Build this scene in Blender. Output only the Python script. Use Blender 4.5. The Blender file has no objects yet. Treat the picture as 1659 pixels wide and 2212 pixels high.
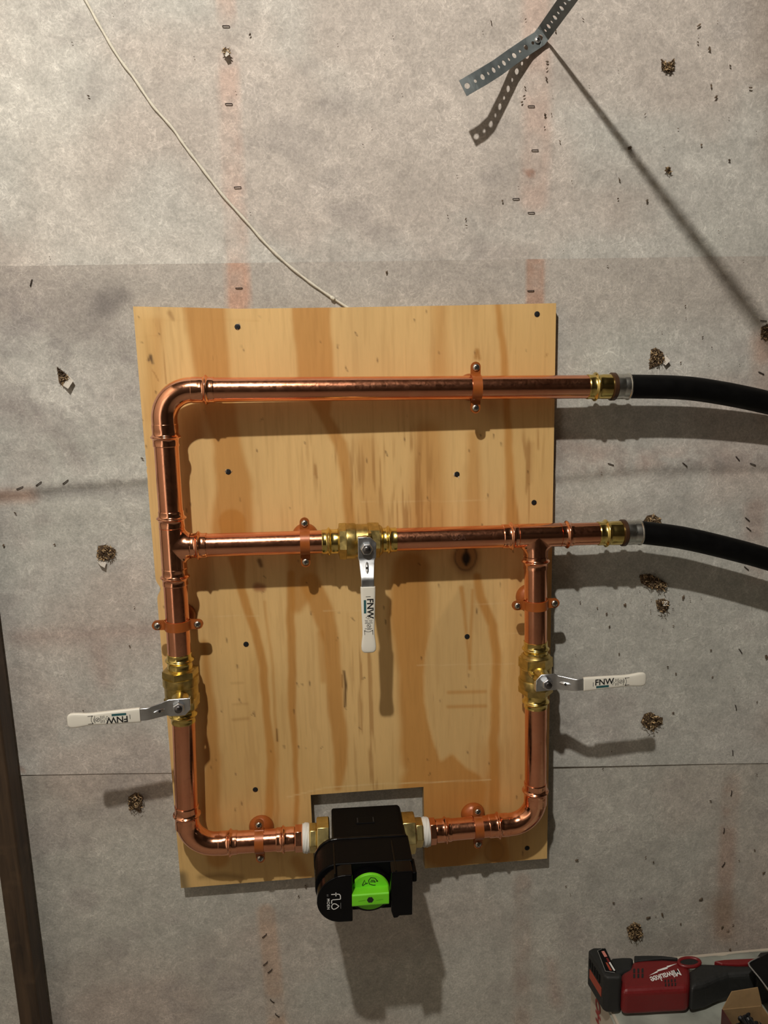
import bpy, bmesh, math, random
import numpy as np
from mathutils import Vector, Matrix

random.seed(7)
rng = np.random.default_rng(7)
C = bpy.context.scene.collection
scene = bpy.context.scene

# ------------------------------------------------------------------ camera
F, CX, CY = 1660.0, 829.5, 1106.0           # calibrated on the plywood rectangle and the stud spacing
D, ZC = 1.0537, 1.35                          # camera distance from the wall, camera height
R = np.array([[0.99557282, -0.04093461, 0.08461152],
              [-0.0907086, -0.18252798, 0.9790074],
              [-0.02463131, -0.98234815, -0.18543302]])
camd = bpy.data.cameras.new('camera'); cam = bpy.data.objects.new('camera', camd); C.objects.link(cam)
camd.sensor_fit = 'VERTICAL'; camd.sensor_height = 36.0; camd.lens = F / 2212 * 36.0; camd.clip_start = 0.02
mw = Matrix.Identity(4)
for i in range(3):
    mw[i][0] = R[i][0]; mw[i][1] = -R[i][1]; mw[i][2] = -R[i][2]
mw[0][3], mw[1][3], mw[2][3] = 0.0, -D, ZC
cam.matrix_world = mw
scene.camera = cam

# ------------------------------------------------------------------ world, light, exposure
world = bpy.data.worlds.new('world'); scene.world = world; world.use_nodes = True
world.node_tree.nodes['Background'].inputs[0].default_value = (1.0, 0.88, 0.74, 1)
world.node_tree.nodes['Background'].inputs[1].default_value = 0.002
ld = bpy.data.lights.new('ceiling_bulb_light', 'POINT'); ld.energy = 96; ld.color = (1.0, 0.945, 0.86); ld.shadow_soft_size = 0.020
lo = bpy.data.objects.new('ceiling_bulb_light', ld); C.objects.link(lo); lo.location = (-0.263, -1.218, ZC + 1.124)
ad = bpy.data.lights.new('left_fill_light', 'AREA'); ad.shape = 'RECTANGLE'; ad.size = 0.6; ad.size_y = 1.4; ad.energy = 2.5; ad.color = (1.0, 0.89, 0.78)
ao = bpy.data.objects.new('left_fill_light', ad); C.objects.link(ao); ao.location = (-1.10, -1.40, 1.10)   # soft fill light added on the left to brighten that side, source unseen
ao.rotation_euler = (Vector((-0.30, 0.0, 0.80)) - ao.location).to_track_quat('-Z', 'Y').to_euler()
scene.view_settings.view_transform = 'Standard'; scene.view_settings.look = 'None'
scene.view_settings.exposure = 0.0; scene.view_settings.gamma = 1.0; scene.view_settings.use_curve_mapping = False
scene.cycles.max_bounces = 8; scene.cycles.glossy_bounces = 5; scene.cycles.caustics_reflective = True
scene.cycles.sample_clamp_indirect = 3.0; scene.cycles.blur_glossy = 0.6

# ------------------------------------------------------------------ measuring helpers
def ray(px, py):
    return R @ np.array([px - CX, py - CY, F])
def P(px, py, h=0.0):
    """point at distance h in front of the wall seen at that pixel of the photograph"""
    r = ray(px, py); t = (D - h) / r[1]
    return Vector((r[0] * t, -D + r[1] * t, ZC + r[2] * t))
def PZ(px, py, z):
    r = ray(px, py); t = (z - ZC) / r[2]
    return Vector((r[0] * t, -D + r[1] * t, z))
def PX(px, py, x):
    r = ray(px, py); t = x / r[0]
    return Vector((x, -D + r[1] * t, ZC + r[2] * t))
def px_of(X, Y, Z):
    q = np.stack([X, np.asarray(Y) + D, np.asarray(Z) - ZC]); c = np.tensordot(R.T, q, 1)
    return c[0] / c[2] * F + CX, c[1] / c[2] * F + CY
def lin(c):
    return tuple((v / 255 / 12.92 if v / 255 <= 0.04045 else ((v / 255 + 0.055) / 1.055) ** 2.4) for v in c)

# ------------------------------------------------------------------ objects
WM = {}
def put(o, parent=None, M=None):
    C.objects.link(o)
    M = M or Matrix.Identity(4)
    if parent is not None:
        o.parent = parent
        o.matrix_local = WM[parent.name].inverted() @ M
    else:
        o.matrix_world = M
    WM[o.name] = M.copy()
    return o
def tag(o, label=None, cat=None, group=None, kind=None):
    if label: o['label'] = label
    if cat: o['category'] = cat
    if group: o['group'] = group
    if kind: o['kind'] = kind
    return o
def thing(name, label, cat, loc, group=None):
    o = bpy.data.objects.new(name, None); o.empty_display_size = 0.02
    put(o, None, Matrix.Translation(loc)); return tag(o, label, cat, group)
def mesh(name, v, f, m=None, smooth=False):
    me = bpy.data.meshes.new(name); me.from_pydata([tuple(p) for p in v], [], f); me.update()
    bm = bmesh.new(); bm.from_mesh(me); bmesh.ops.recalc_face_normals(bm, faces=bm.faces); bm.to_mesh(me); bm.free()
    if m is not None: me.materials.append(m)
    if smooth:
        me.shade_smooth()
    return me
def part(name, me, parent=None, M=None, bevel=0, segs=2, angle=35, auto=None):
    o = bpy.data.objects.new(name, me); put(o, parent, M)
    if bevel:
        b = o.modifiers.new('bevel', 'BEVEL'); b.width = bevel; b.segments = segs; b.limit_method = 'ANGLE'; b.angle_limit = math.radians(angle)
        b.harden_normals = False
    return o
def sharpen(me, deg=40):
    me.shade_smooth(); me.set_sharp_from_angle(angle=math.radians(deg)); return me
def join_meshes(name, lst, m, smooth_deg=40):
    V, Fc = [], []
    for v, f in lst:
        n = len(V); V += [tuple(p) for p in v]; Fc += [tuple(i + n for i in q) for q in f]
    me = mesh(name, V, Fc, m); 
    if smooth_deg: sharpen(me, smooth_deg)
    return me
def frames(pts):
    pts = [Vector(p) for p in pts]; T = []
    for i in range(len(pts)):
        a = pts[max(0, i - 1)]; b = pts[min(len(pts) - 1, i + 1)]; t = (b - a)
        if t.length < 1e-9: t = T[-1].copy() if T else Vector((1, 0, 0))
        T.append(t.normalized())
    n = T[0].orthogonal().normalized()
    ref = Vector((0, -1, 0)); n2 = ref - T[0] * ref.dot(T[0])
    if n2.length > 0.1: n = n2.normalized()
    out = []
    for t in T:
        n = (n - t * n.dot(t)).normalized(); out.append((t, n, t.cross(n)))
    return pts, out
def tube(pts, rad, seg=36, cap=True, mod=None):
    """rad: radius per point; mod(i, angle) multiplies it"""
    pts, fr = frames(pts); V, Fc = [], []
    for i, (p, (t, n, b)) in enumerate(zip(pts, fr)):
        for k in range(seg):
            a = 2 * math.pi * k / seg; r = rad[i] * (mod(i, a) if mod else 1)
            V.append(p + n * (math.cos(a) * r) + b * (math.sin(a) * r))
    for i in range(len(pts) - 1):
        for k in range(seg):
            k2 = (k + 1) % seg; Fc.append((i * seg + k, i * seg + k2, (i + 1) * seg + k2, (i + 1) * seg + k))
    if cap:
        Fc.append(tuple(range(seg - 1, -1, -1))); n = (len(pts) - 1) * seg; Fc.append(tuple(range(n, n + seg)))
    return V, Fc
def lathe_line(p0, p1, prof, seg=36, mod=None):
    """prof: list of (distance along p0->p1 in metres, radius)"""
    p0, p1 = Vector(p0), Vector(p1); d = (p1 - p0).normalized()
    # identical consecutive stations would break frames: nudge
    pts, rad, last = [], [], -1e9
    for t, r in prof:
        if t <= last: t = last + 2e-5
        pts.append(p0 + d * t); rad.append(r); last = t
    return tube(pts, rad, seg, True, mod)
def prism(poly, vec):
    n = len(poly); poly = [Vector(p) for p in poly]; vec = Vector(vec)
    V = poly + [p + vec for p in poly]
    Fc = [tuple(range(n)), tuple(range(2 * n - 1, n - 1, -1))] + [(i, (i + 1) % n, n + (i + 1) % n, n + i) for i in range(n)]
    return V, Fc
def box(lo_, hi):
    x0, y0, z0 = lo_; x1, y1, z1 = hi
    return prism([(x0, y0, z0), (x1, y0, z0), (x1, y1, z0), (x0, y1, z0)], (0, 0, z1 - z0))
def ribbon(pts, w, nrm, closed=False):
    """flat stroke of width w along pts, lying in the plane with normal nrm"""
    pts = [Vector(p) for p in pts]; nrm = Vector(nrm).normalized(); V, Fc = [], []; n = len(pts)
    for i, p in enumerate(pts):
        a = pts[(i - 1) % n] if closed else pts[max(0, i - 1)]; b = pts[(i + 1) % n] if closed else pts[min(n - 1, i + 1)]
        t = (b - a).normalized(); s = nrm.cross(t).normalized() * (w / 2)
        V += [p + s, p - s]
    for i in range(n if closed else n - 1):
        j = (i + 1) % n; Fc.append((2 * i, 2 * i + 1, 2 * j + 1, 2 * j))
    return V, Fc

# ------------------------------------------------------------------ materials
def nodes(name):
    m = bpy.data.materials.new(name); m.use_nodes = True; nt = m.node_tree
    return m, nt, nt.nodes['Principled BSDF']
def N(nt, typ, **kw):
    n = nt.nodes.new(typ)
    for k, v in kw.items():
        if hasattr(n, k) and not k.startswith('in_'): setattr(n, k, v)
    return n
def noise(nt, scale, detail=3, dist=0.0, vec=None, rough=0.5):
    n = N(nt, 'ShaderNodeTexNoise'); n.inputs['Scale'].default_value = scale; n.inputs['Detail'].default_value = detail
    n.inputs['Distortion'].default_value = dist; n.inputs['Roughness'].default_value = rough
    if vec is not None: nt.links.new(vec, n.inputs['Vector'])
    return n.outputs['Fac']
def mathn(nt, op, a, b=None, c=None, clamp=False):
    n = N(nt, 'ShaderNodeMath'); n.operation = op; n.use_clamp = clamp
    for i, v in enumerate((a, b, c)):
        if v is None: continue
        if isinstance(v, (int, float)): n.inputs[i].default_value = v
        else: nt.links.new(v, n.inputs[i])
    return n.outputs[0]
def maprange(nt, v, a, b, c, d, smooth=False):
    n = N(nt, 'ShaderNodeMapRange'); n.interpolation_type = 'SMOOTHSTEP' if smooth else 'LINEAR'
    nt.links.new(v, n.inputs[0])
    for i, x in enumerate((a, b, c, d)): n.inputs[1 + i].default_value = x
    return n.outputs[0]
def mix(nt, fac, a, b, mode='MIX'):
    n = N(nt, 'ShaderNodeMix'); n.data_type = 'RGBA'; n.blend_type = mode; n.clamp_factor = True
    for idx, v in ((0, fac), (6, a), (7, b)):
        if isinstance(v, (int, float)): n.inputs[idx].default_value = v
        elif isinstance(v, tuple): n.inputs[idx].default_value = (*v[:3], 1)
        else: nt.links.new(v, n.inputs[idx])
    return n.outputs[2]
def coords(nt, sx=1, sy=1, sz=1, kind='Object'):
    t = N(nt, 'ShaderNodeTexCoord'); mp = N(nt, 'ShaderNodeMapping'); mp.inputs['Scale'].default_value = (sx, sy, sz)
    g = N(nt, 'ShaderNodeNewGeometry')
    nt.links.new(g.outputs['Position'] if kind == 'World' else t.outputs['Object'], mp.inputs[0]); return mp.outputs[0]
def bump(nt, h, strength=0.2, dist=0.001):
    n = N(nt, 'ShaderNodeBump'); n.inputs['Strength'].default_value = strength; n.inputs['Distance'].default_value = dist
    nt.links.new(h, n.inputs['Height']); return n.outputs[0]
def simple(name, col, rough=0.5, metal=0.0, var=0.12, scale=60, bumpy=0.0, spec=None, stretch=None, rvar=0.15):
    m, nt, b = nodes(name); vec = coords(nt, *(stretch or (1, 1, 1)))
    n = noise(nt, scale, 4, 0.3, vec)
    dark = tuple(c * (1 - var) for c in col); lite = tuple(min(1, c * (1 + var)) for c in col)
    nt.links.new(mix(nt, maprange(nt, n, 0.3, 0.7, 0, 1), dark, lite), b.inputs['Base Color'])
    nt.links.new(maprange(nt, n, 0.3, 0.7, max(0.02, rough * (1 - rvar)), min(1, rough * (1 + rvar))), b.inputs['Roughness'])
    b.inputs['Metallic'].default_value = metal
    if spec is not None: b.inputs['Specular IOR Level'].default_value = spec
    if bumpy: nt.links.new(bump(nt, n, bumpy, 0.0008), b.inputs['Normal'])
    return m

def copper_mat(name, base, rough, tarn):
    m, nt, b = nodes(name); vec = coords(nt)
    big = noise(nt, 14, 3, 0.6, vec); fine = noise(nt, 160, 4, 1.2, vec)
    c = mix(nt, maprange(nt, big, 0.35, 0.7, 0, tarn), base, tuple(x * y for x, y in zip(base, (0.80, 0.62, 0.55))))
    c = mix(nt, maprange(nt, fine, 0.55, 0.75, 0, 0.25), c, (0.55, 0.22, 0.12))
    nt.links.new(c, b.inputs['Base Color']); b.inputs['Metallic'].default_value = 1
    nt.links.new(maprange(nt, fine, 0.3, 0.75, rough * 0.75, rough * 1.35), b.inputs['Roughness'])
    wob = noise(nt, 38, 2, 0.2, vec)
    nt.links.new(bump(nt, wob, 0.12, 0.0015), b.inputs['Normal'])
    return m
M_copper = copper_mat('copper', (0.91, 0.42, 0.25), 0.19, 0.6)
M_copper_fit = copper_mat('copper_fitting', (0.93, 0.45, 0.27), 0.15, 0.4)
M_brass = simple('brass_polished', (0.78, 0.60, 0.20), 0.20, 1.0, 0.15, 50, 0.05)
M_brass_cast = simple('brass_cast', (0.56, 0.42, 0.15), 0.34, 1.0, 0.22, 120, 0.18)
M_brass_nut = simple('brass_nut', (0.66, 0.53, 0.22), 0.30, 1.0, 0.18, 60, 0.05)
M_steel = simple('zinc_plated_steel', (0.70, 0.72, 0.74), 0.32, 1.0, 0.10, 90, 0.04)
M_alu = simple('crimp_sleeve_steel', (0.62, 0.62, 0.58), 0.30, 1.0, 0.1, 60)
M_galv = simple('galvanised_strap', (0.135, 0.155, 0.158), 0.55, 0.3, 0.22, 70, 0.05)
M_clamp = simple('copper_coated_strap', (0.33, 0.088, 0.017), 0.34, 0.15, 0.12, 60)
M_screwhead = simple('nickel_screw', (0.55, 0.50, 0.43), 0.28, 1.0, 0.2, 200)
M_black_screw = simple('black_phosphate', (0.012, 0.012, 0.013), 0.45, 0.2, 0.2, 200)
M_slot = simple('screw_recess', (0.01, 0.009, 0.008), 0.8, 0, 0.1, 100)
M_vinyl = simple('white_vinyl', (0.78, 0.75, 0.66), 0.38, 0, 0.03, 30, 0.03)
M_ink = simple('black_ink', (0.008, 0.009, 0.010), 0.6, 0, 0.1, 300)
M_teal = simple('teal_ink', (0.02, 0.10, 0.11), 0.6, 0, 0.1, 300)
M_rubber = simple('black_rubber_hose', (0.003, 0.003, 0.003), 0.5, 0, 0.2, 60, 0.05, spec=0.12)
M_ring = simple('brown_press_ring', (0.05, 0.022, 0.010), 0.4, 0.1, 0.1, 60)
M_tape = simple('ptfe_tape', (0.74, 0.73, 0.68), 0.55, 0, 0.06, 300, 0.3, stretch=(1, 6, 6))
M_black = simple('black_plastic', (0.003, 0.003, 0.0034), 0.42, 0, 0.25, 500, 0.08, spec=0.06, rvar=0.2)
M_gloss = simple('black_gloss_plastic', (0.0025, 0.0025, 0.003), 0.16, 0, 0.2, 60, spec=0.18)
M_green = simple('green_plastic', (0.17, 0.66, 0.018), 0.40, 0, 0.04, 40)
M_white_ink = simple('white_print', (0.75, 0.75, 0.73), 0.5, 0, 0.02, 100)
M_grey_ink = simple('grey_print', (0.16, 0.16, 0.16), 0.5, 0, 0.02, 100)
M_red = simple('red_tool_plastic', (0.150, 0.008, 0.009), 0.42, 0, 0.08, 300, 0.04)
M_boot = simple('black_tool_rubber', (0.012, 0.0125, 0.012), 0.62, 0, 0.2, 200, 0.1)
M_orange = simple('red_indicator_bar', (0.34, 0.05, 0.022), 0.45, 0, 0.1, 80)
M_card = simple('brown_cardboard', (0.26, 0.165, 0.075), 0.8, 0, 0.1, 100, 0.1)
M_cardred = simple('dark_red_print_card', (0.06, 0.008, 0.008), 0.5, 0, 0.15, 60)
M_film = simple('pale_cloudy_plastic', (0.30, 0.315, 0.275), 0.30, 0, 0.30, 22, 0.6)
M_pail = simple('pale_tan_plastic', (0.50, 0.44, 0.36), 0.5, 0, 0.08, 20)
M_redtxt = simple('faded_red_print', (0.30, 0.035, 0.03), 0.6, 0, 0.1, 80)
M_cord = simple('white_cord', (0.66, 0.62, 0.52), 0.8, 0, 0.1, 300, 0.3)
M_staple = simple('dark_staple', (0.03, 0.02, 0.016), 0.7, 0.0, 0.2, 200)
M_fluff = simple('brown_fibreglass', (0.36, 0.25, 0.13), 0.5, 0, 0.85, 260, 0.3)
M_fluff2 = simple('dark_fibreglass', (0.085, 0.052, 0.027), 0.8, 0, 0.6, 260, 0.3)
M_paper = simple('torn_paper', (0.55, 0.51, 0.45), 0.85, 0, 0.1, 200, 0.2)
M_fleck = simple('brown_flecks', (0.10, 0.07, 0.045), 0.8, 0, 0.6, 150)
M_post = None

# wall facing: colour attribute (stains, strips) times fine fibres
def facing_mat():
    m, nt, b = nodes('fibrous_wall_facing')
    at = N(nt, 'ShaderNodeAttribute'); at.attribute_name = 'Col'
    vec = coords(nt, kind='World')
    n1 = noise(nt, 42, 2, 1.6, vec); n2 = noise(nt, 80, 2, 2.0, vec); n3 = noise(nt, 330, 3, 0.5, vec); n4 = noise(nt, 13, 5, 0.6, vec, 0.65); n5 = noise(nt, 60, 4, 0.8, vec, 0.6)
    def lines(n, w): return maprange(nt, mathn(nt, 'ABSOLUTE', mathn(nt, 'SUBTRACT', n, 0.5)), 0, w, 1, 0)
    l = mathn(nt, 'MAXIMUM', lines(n1, 0.022), mathn(nt, 'MULTIPLY', lines(n2, 0.03), 0.8))
    l = mathn(nt, 'MULTIPLY', l, maprange(nt, n4, 0.35, 0.65, 0.35, 1))
    k = mathn(nt, 'ADD', maprange(nt, n3, 0.3, 0.7, 0.80, 1.06), mathn(nt, 'MULTIPLY', l, 0.34))
    k = mathn(nt, 'MULTIPLY', mathn(nt, 'MULTIPLY', k, maprange(nt, n4, 0.3, 0.7, 0.84, 1.06)), maprange(nt, n5, 0.3, 0.7, 0.86, 1.09))
    comb = N(nt, 'ShaderNodeCombineColor')
    for i in range(3): nt.links.new(k, comb.inputs[i])
    nt.links.new(mix(nt, 1.0, at.outputs['Color'], comb.outputs[0], 'MULTIPLY'), b.inputs['Base Color'])
    b.inputs['Roughness'].default_value = 0.75; b.inputs['Specular IOR Level'].default_value = 0.25
    hh = mathn(nt, 'ADD', mathn(nt, 'MULTIPLY', n3, 0.5), mathn(nt, 'ADD', mathn(nt, 'MULTIPLY', l, 0.3), mathn(nt, 'MULTIPLY', n4, 1.5)))
    nt.links.new(bump(nt, mathn(nt, 'ADD', hh, mathn(nt, 'MULTIPLY', n5, 0.8)), 0.38, 0.0013), b.inputs['Normal'])
    return m
M_facing = facing_mat()

def ply_mat():
    m, nt, b = nodes('pine_plywood_face')
    at = N(nt, 'ShaderNodeAttribute'); at.attribute_name = 'Col'
    g = noise(nt, 1, 6, 0.5, coords(nt, 260, 260, 22, 'World'), 0.7)
    g2 = noise(nt, 1, 3, 0.0, coords(nt, 900, 900, 45, 'World'))
    g3 = noise(nt, 9, 3, 0.4, coords(nt, 1, 1, 0.35, 'World'))
    k = mathn(nt, 'MULTIPLY', maprange(nt, g, 0.25, 0.75, 0.94, 1.045), maprange(nt, g3, 0.3, 0.7, 0.93, 1.05))
    pores = mathn(nt, 'MULTIPLY', maprange(nt, g2, 0.68, 0.76, 0, 1), maprange(nt, g3, 0.45, 0.65, 0.0, 0.35))
    k = mathn(nt, 'SUBTRACT', k, pores)
    comb = N(nt, 'ShaderNodeCombineColor')
    for i in range(3): nt.links.new(k, comb.inputs[i])
    nt.links.new(mix(nt, 1.0, at.outputs['Color'], comb.outputs[0], 'MULTIPLY'), b.inputs['Base Color'])
    nt.links.new(maprange(nt, g, 0.3, 0.7, 0.42, 0.58), b.inputs['Roughness']); b.inputs['Specular IOR Level'].default_value = 0.3
    nt.links.new(bump(nt, g, 0.12, 0.0006), b.inputs['Normal'])
    return m
M_ply = ply_mat()
def ply_edge_mat():
    m, nt, b = nodes('plywood_edge_plies')
    w = N(nt, 'ShaderNodeTexWave'); w.bands_direction = 'Y'; w.inputs['Scale'].default_value = 55; w.inputs['Distortion'].default_value = 1.5
    nt.links.new(coords(nt, kind='World'), w.inputs['Vector'])
    n = noise(nt, 160, 4, 0, coords(nt, kind='World'))
    c = mix(nt, w.outputs['Fac'], (0.16, 0.085, 0.03), (0.42, 0.28, 0.12))
    nt.links.new(mix(nt, maprange(nt, n, 0.4, 0.7, 0, 0.5), c, (0.55, 0.42, 0.24)), b.inputs['Base Color']); b.inputs['Roughness'].default_value = 0.7
    return m
M_plyedge = ply_edge_mat()
def post_mat():
    m, nt, b = nodes('dark_stained_wood')
    n = noise(nt, 1, 5, 0.4, coords(nt, 90, 90, 7, 'World'), 0.6); n2 = noise(nt, 22, 4, 0.5, coords(nt, kind='World'))
    c = mix(nt, maprange(nt, n, 0.3, 0.75, 0, 1), (0.022, 0.013, 0.007), (0.085, 0.05, 0.025))
    nt.links.new(mix(nt, maprange(nt, n2, 0.55, 0.75, 0, 0.6), c, (0.12, 0.075, 0.04)), b.inputs['Base Color'])
    b.inputs['Roughness'].default_value = 0.6; nt.links.new(bump(nt, n, 0.3, 0.001), b.inputs['Normal']); return m
M_post = post_mat()
M_floor = simple('concrete_floor', (0.26, 0.23, 0.195), 0.8, 0, 0.15, 8, 0.1)
M_ceil = simple('joist_ceiling', (0.035, 0.025, 0.016), 0.8, 0, 0.2, 6)
M_room = simple('bare_room_wall', (0.50, 0.455, 0.385), 0.85, 0, 0.12, 5)

# ------------------------------------------------------------------ numpy paint helpers
def vnoise(u, v, seed):
    g = np.random.default_rng(seed).random((97, 97)); u = np.asarray(u) % 96; v = np.asarray(v) % 96
    i, j = np.floor(u).astype(int), np.floor(v).astype(int); a, b = u - i, v - j; a = a * a * (3 - 2 * a); b = b * b * (3 - 2 * b)
    i2, j2 = (i + 1) % 97, (j + 1) % 97
    return (g[i, j] * (1 - a) + g[i2, j] * a) * (1 - b) + (g[i, j2] * (1 - a) + g[i2, j2] * a) * b
def fbm(u, v, seed, o=4):
    s, amp, tot = 0, 1, 0
    for k in range(o):
        s = s + amp * vnoise(u * 2 ** k + 13.7 * k, v * 2 ** k + 7.1 * k, seed + k); tot += amp; amp *= 0.5
    return s / tot
def sstep(x, a, b):
    t = np.clip((x - a) / (b - a), 0, 1); return t * t * (3 - 2 * t)
def stroke(px, py, pts, soft=4.0):
    """pts: (x, y, halfwidth) polyline in photograph pixels, mask 0..1"""
    best = np.full(px.shape, 1e9)
    for (x0, y0, w0), (x1, y1, w1) in zip(pts[:-1], pts[1:]):
        dx, dy = x1 - x0, y1 - y0; L2 = dx * dx + dy * dy + 1e-9
        t = np.clip(((px - x0) * dx + (py - y0) * dy) / L2, 0, 1)
        d = np.hypot(px - x0 - t * dx, py - y0 - t * dy) - (w0 + t * (w1 - w0)); best = np.minimum(best, d)
    return 1 - sstep(best, -soft, soft)
def inpoly(px, py, poly):
    r = np.zeros(px.shape, bool); n = len(poly); j = n - 1
    for i in range(n):
        xi, yi = poly[i]; xj, yj = poly[j]
        r ^= ((yi > py) != (yj > py)) & (px < (xj - xi) * (py - yi) / (yj - yi + 1e-12) + xi); j = i
    return r
def blend(col, m, c, k=1.0):
    m = (m * k)[:, None]; return col * (1 - m) + np.array(c)[None] * m
def set_col(me, col):
    a = me.attributes.new('Col', 'FLOAT_COLOR', 'POINT'); q = np.ones((len(me.vertices), 4), np.float32); q[:, :3] = col
    a.data.foreach_set('color', q.ravel())

# ------------------------------------------------------------------ the room
def struct(name, v, f, m):
    return tag(part(name, mesh(name, v, f, m)), kind='structure')
HW = 2.62
struct('floor', *box((-1.7, -3.4, -0.05), (2.3, 0.05, 0)), M_floor)
struct('ceiling', *box((-1.7, -3.4, HW), (2.3, 0.05, HW + 0.05)), M_ceil)
struct('wall_left', *box((-1.20, -3.4, 0), (-1.15, 0.0, HW)), M_room)
struct('wall_right', *box((2.3, -3.4, 0), (2.35, 0.05, HW)), M_ceil)
struct('wall_front', *box((-1.7, -3.45, 0), (2.3, -3.4, HW)), M_ceil)
wall = struct('wall_back', *box((-1.7, 0.0, 0), (2.3, 0.06, HW)), M_room)

def crease(px, py):
    h = 0
    for line, xa, xb, s in (([(-200, 1065), (0, 1062), (60, 1056), (150, 1044), (300, 1034), (420, 1030)], -400, 400, 1.0), ([(1180, 1030), (1350, 1008), (1659, 1002), (2000, 1000)], 1150, 2200, 0.8)):
        ly = np.interp(px, [p[0] for p in line], [p[1] for p in line]); d = (py - ly)
        m = sstep(px, xa - 60, xa) * (1 - sstep(px, xb, xb + 60))
        h = h + s * m * (0.0045 * np.exp(-(d / 30) ** 2) * (d < 0) + 0.0045 * np.exp(-(d / 12) ** 2) * (d >= 0) + 0.0015 * np.exp(-((d - 60) / 30) ** 2))
    return h
def sheet_h(x, z, px, py):
    h = 0.0016 * (fbm(x * 9 + 20, z * 9 + 20, 3) - 0.5) + 0.0022 * (fbm(x * 4 + 5, z * 7 + 9, 31, 3) - 0.5)
    return h + crease(px, py) + 0.0022
def wall_colour(px, py, x, z, which):
    base = np.array((0.545, 0.528, 0.485)) if which != 2 else np.array((0.490, 0.455, 0.402))
    col = np.tile(base, (len(px), 1))
    n = fbm(x * 7 + 30, z * 9 + 30, 11, 5); n2 = fbm(x * 16 + 3, z * 22 + 3, 21, 4); n3 = fbm(x * 3 + 8, z * 5 + 2, 44, 4)
    col *= (0.90 + 0.20 * n)[:, None]; col *= (0.94 + 0.12 * n2)[:, None]
    # pinkish and greenish-grey mottling
    col = blend(col, sstep(n3, 0.50, 0.66), (0.51, 0.42, 0.365), 0.5)
    col = blend(col, sstep(1 - n3, 0.52, 0.68), (0.50, 0.505, 0.455), 0.5)
    col = blend(col, sstep(n2 * 0.6 + n * 0.4, 0.56, 0.70), (0.38, 0.345, 0.32), 0.45)
    pink = (0.66, 0.42, 0.33)
    nn = sstep(fbm(x * 30, z * 30, 77, 3), 0.25, 0.6) * 0.6 + 0.4
    def S(pts, soft, c, k): return blend(col, stroke(px, py, pts, soft) * nn, c, k)
    if which == 0:
        col = S([(484, -60, 20), (490, 40, 20)], 7, pink, 0.35); col = S([(493, 130, 21), (497, 250, 22), (508, 480, 24), (515, 575, 24)], 8, pink, 0.42)
        col = S([(1158, -40, 30), (1160, 300, 28), (1152, 430, 28)], 14, pink, 0.35)
        col = S([(1650, 0, 40), (1670, 330, 30)], 40, (0.30, 0.25, 0.21), 0.5)
        col = blend(col, stroke(px, py, [(30, 120, 80), (200, 560, 90), (420, 560, 60)], 120), (0.68, 0.65, 0.59), 0.55)
        col = blend(col, stroke(px, py, [(1130, 374, 3), (1150, 374, 6), (1140, 380, 3)], 4), (0.36, 0.19, 0.13), 0.8)
    if which == 1:
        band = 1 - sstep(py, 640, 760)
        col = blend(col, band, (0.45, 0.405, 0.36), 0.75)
        col = S([(512, 560, 25), (520, 700, 25)], 7, (0.60, 0.345, 0.24), 0.75)
        col = S([(1157, 545, 21), (1154, 700, 19)], 4, (0.45, 0.285, 0.21), 0.85)
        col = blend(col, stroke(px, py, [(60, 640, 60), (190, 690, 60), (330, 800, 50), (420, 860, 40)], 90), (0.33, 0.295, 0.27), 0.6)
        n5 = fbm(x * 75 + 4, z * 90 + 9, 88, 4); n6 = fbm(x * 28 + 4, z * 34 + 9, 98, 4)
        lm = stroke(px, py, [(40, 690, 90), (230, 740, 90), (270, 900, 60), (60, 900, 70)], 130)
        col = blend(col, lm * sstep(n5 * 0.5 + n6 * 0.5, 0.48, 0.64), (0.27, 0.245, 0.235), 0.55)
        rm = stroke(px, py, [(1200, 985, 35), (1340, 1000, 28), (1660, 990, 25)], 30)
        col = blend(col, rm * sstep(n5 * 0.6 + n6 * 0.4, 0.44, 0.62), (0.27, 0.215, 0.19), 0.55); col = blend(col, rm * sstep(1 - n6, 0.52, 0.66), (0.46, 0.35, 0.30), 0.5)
        cr = stroke(px, py, [(0, 1063, 3), (60, 1057, 3), (150, 1045, 3), (300, 1036, 2), (345, 1032, 2)], 6)
        col = blend(col, cr * sstep(n5, 0.35, 0.6), (0.22, 0.19, 0.175), 0.6)
        col = blend(col, stroke(px, py, [(225, 655, 25), (265, 640, 16)], 25), (0.20, 0.18, 0.17), 0.7)
        col = blend(col, stroke(px, py, [(0, 870, 30), (110, 920, 14), (180, 1010, 10)], 40), (0.33, 0.29, 0.27), 0.6)
        col = blend(col, stroke(px, py, [(-60, 1075, 14), (70, 1068, 14)], 14), (0.50, 0.345, 0.27), 0.8)
        col = blend(col, stroke(px, py, [(85, 1066, 10), (200, 1058, 10), (330, 1066, 8)], 20), (0.29, 0.275, 0.26), 0.7)
        col = blend(col, stroke(px, py, [(40, 1375, 10), (180, 1370, 14), (340, 1360, 10)], 24), (0.42, 0.31, 0.27), 0.5)
        col = blend(col, stroke(px, py, [(215, 1405, 14), (225, 1470, 12)], 26), (0.42, 0.30, 0.26), 0.5)
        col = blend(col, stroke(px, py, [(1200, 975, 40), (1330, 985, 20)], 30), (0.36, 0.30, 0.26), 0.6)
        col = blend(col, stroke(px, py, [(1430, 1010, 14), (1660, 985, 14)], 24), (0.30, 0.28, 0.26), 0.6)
        col = S([(1648, 740, 26), (1655, 900, 26)], 18, (0.42, 0.27, 0.20), 0.7); col = S([(1630, 1100, 24), (1630, 1240, 22)], 16, (0.42, 0.30, 0.25), 0.55)
        col = blend(col, stroke(px, py, [(45, 1655, 4), (50, 1662, 5)], 4), (0.40, 0.24, 0.18), 0.6)
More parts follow.
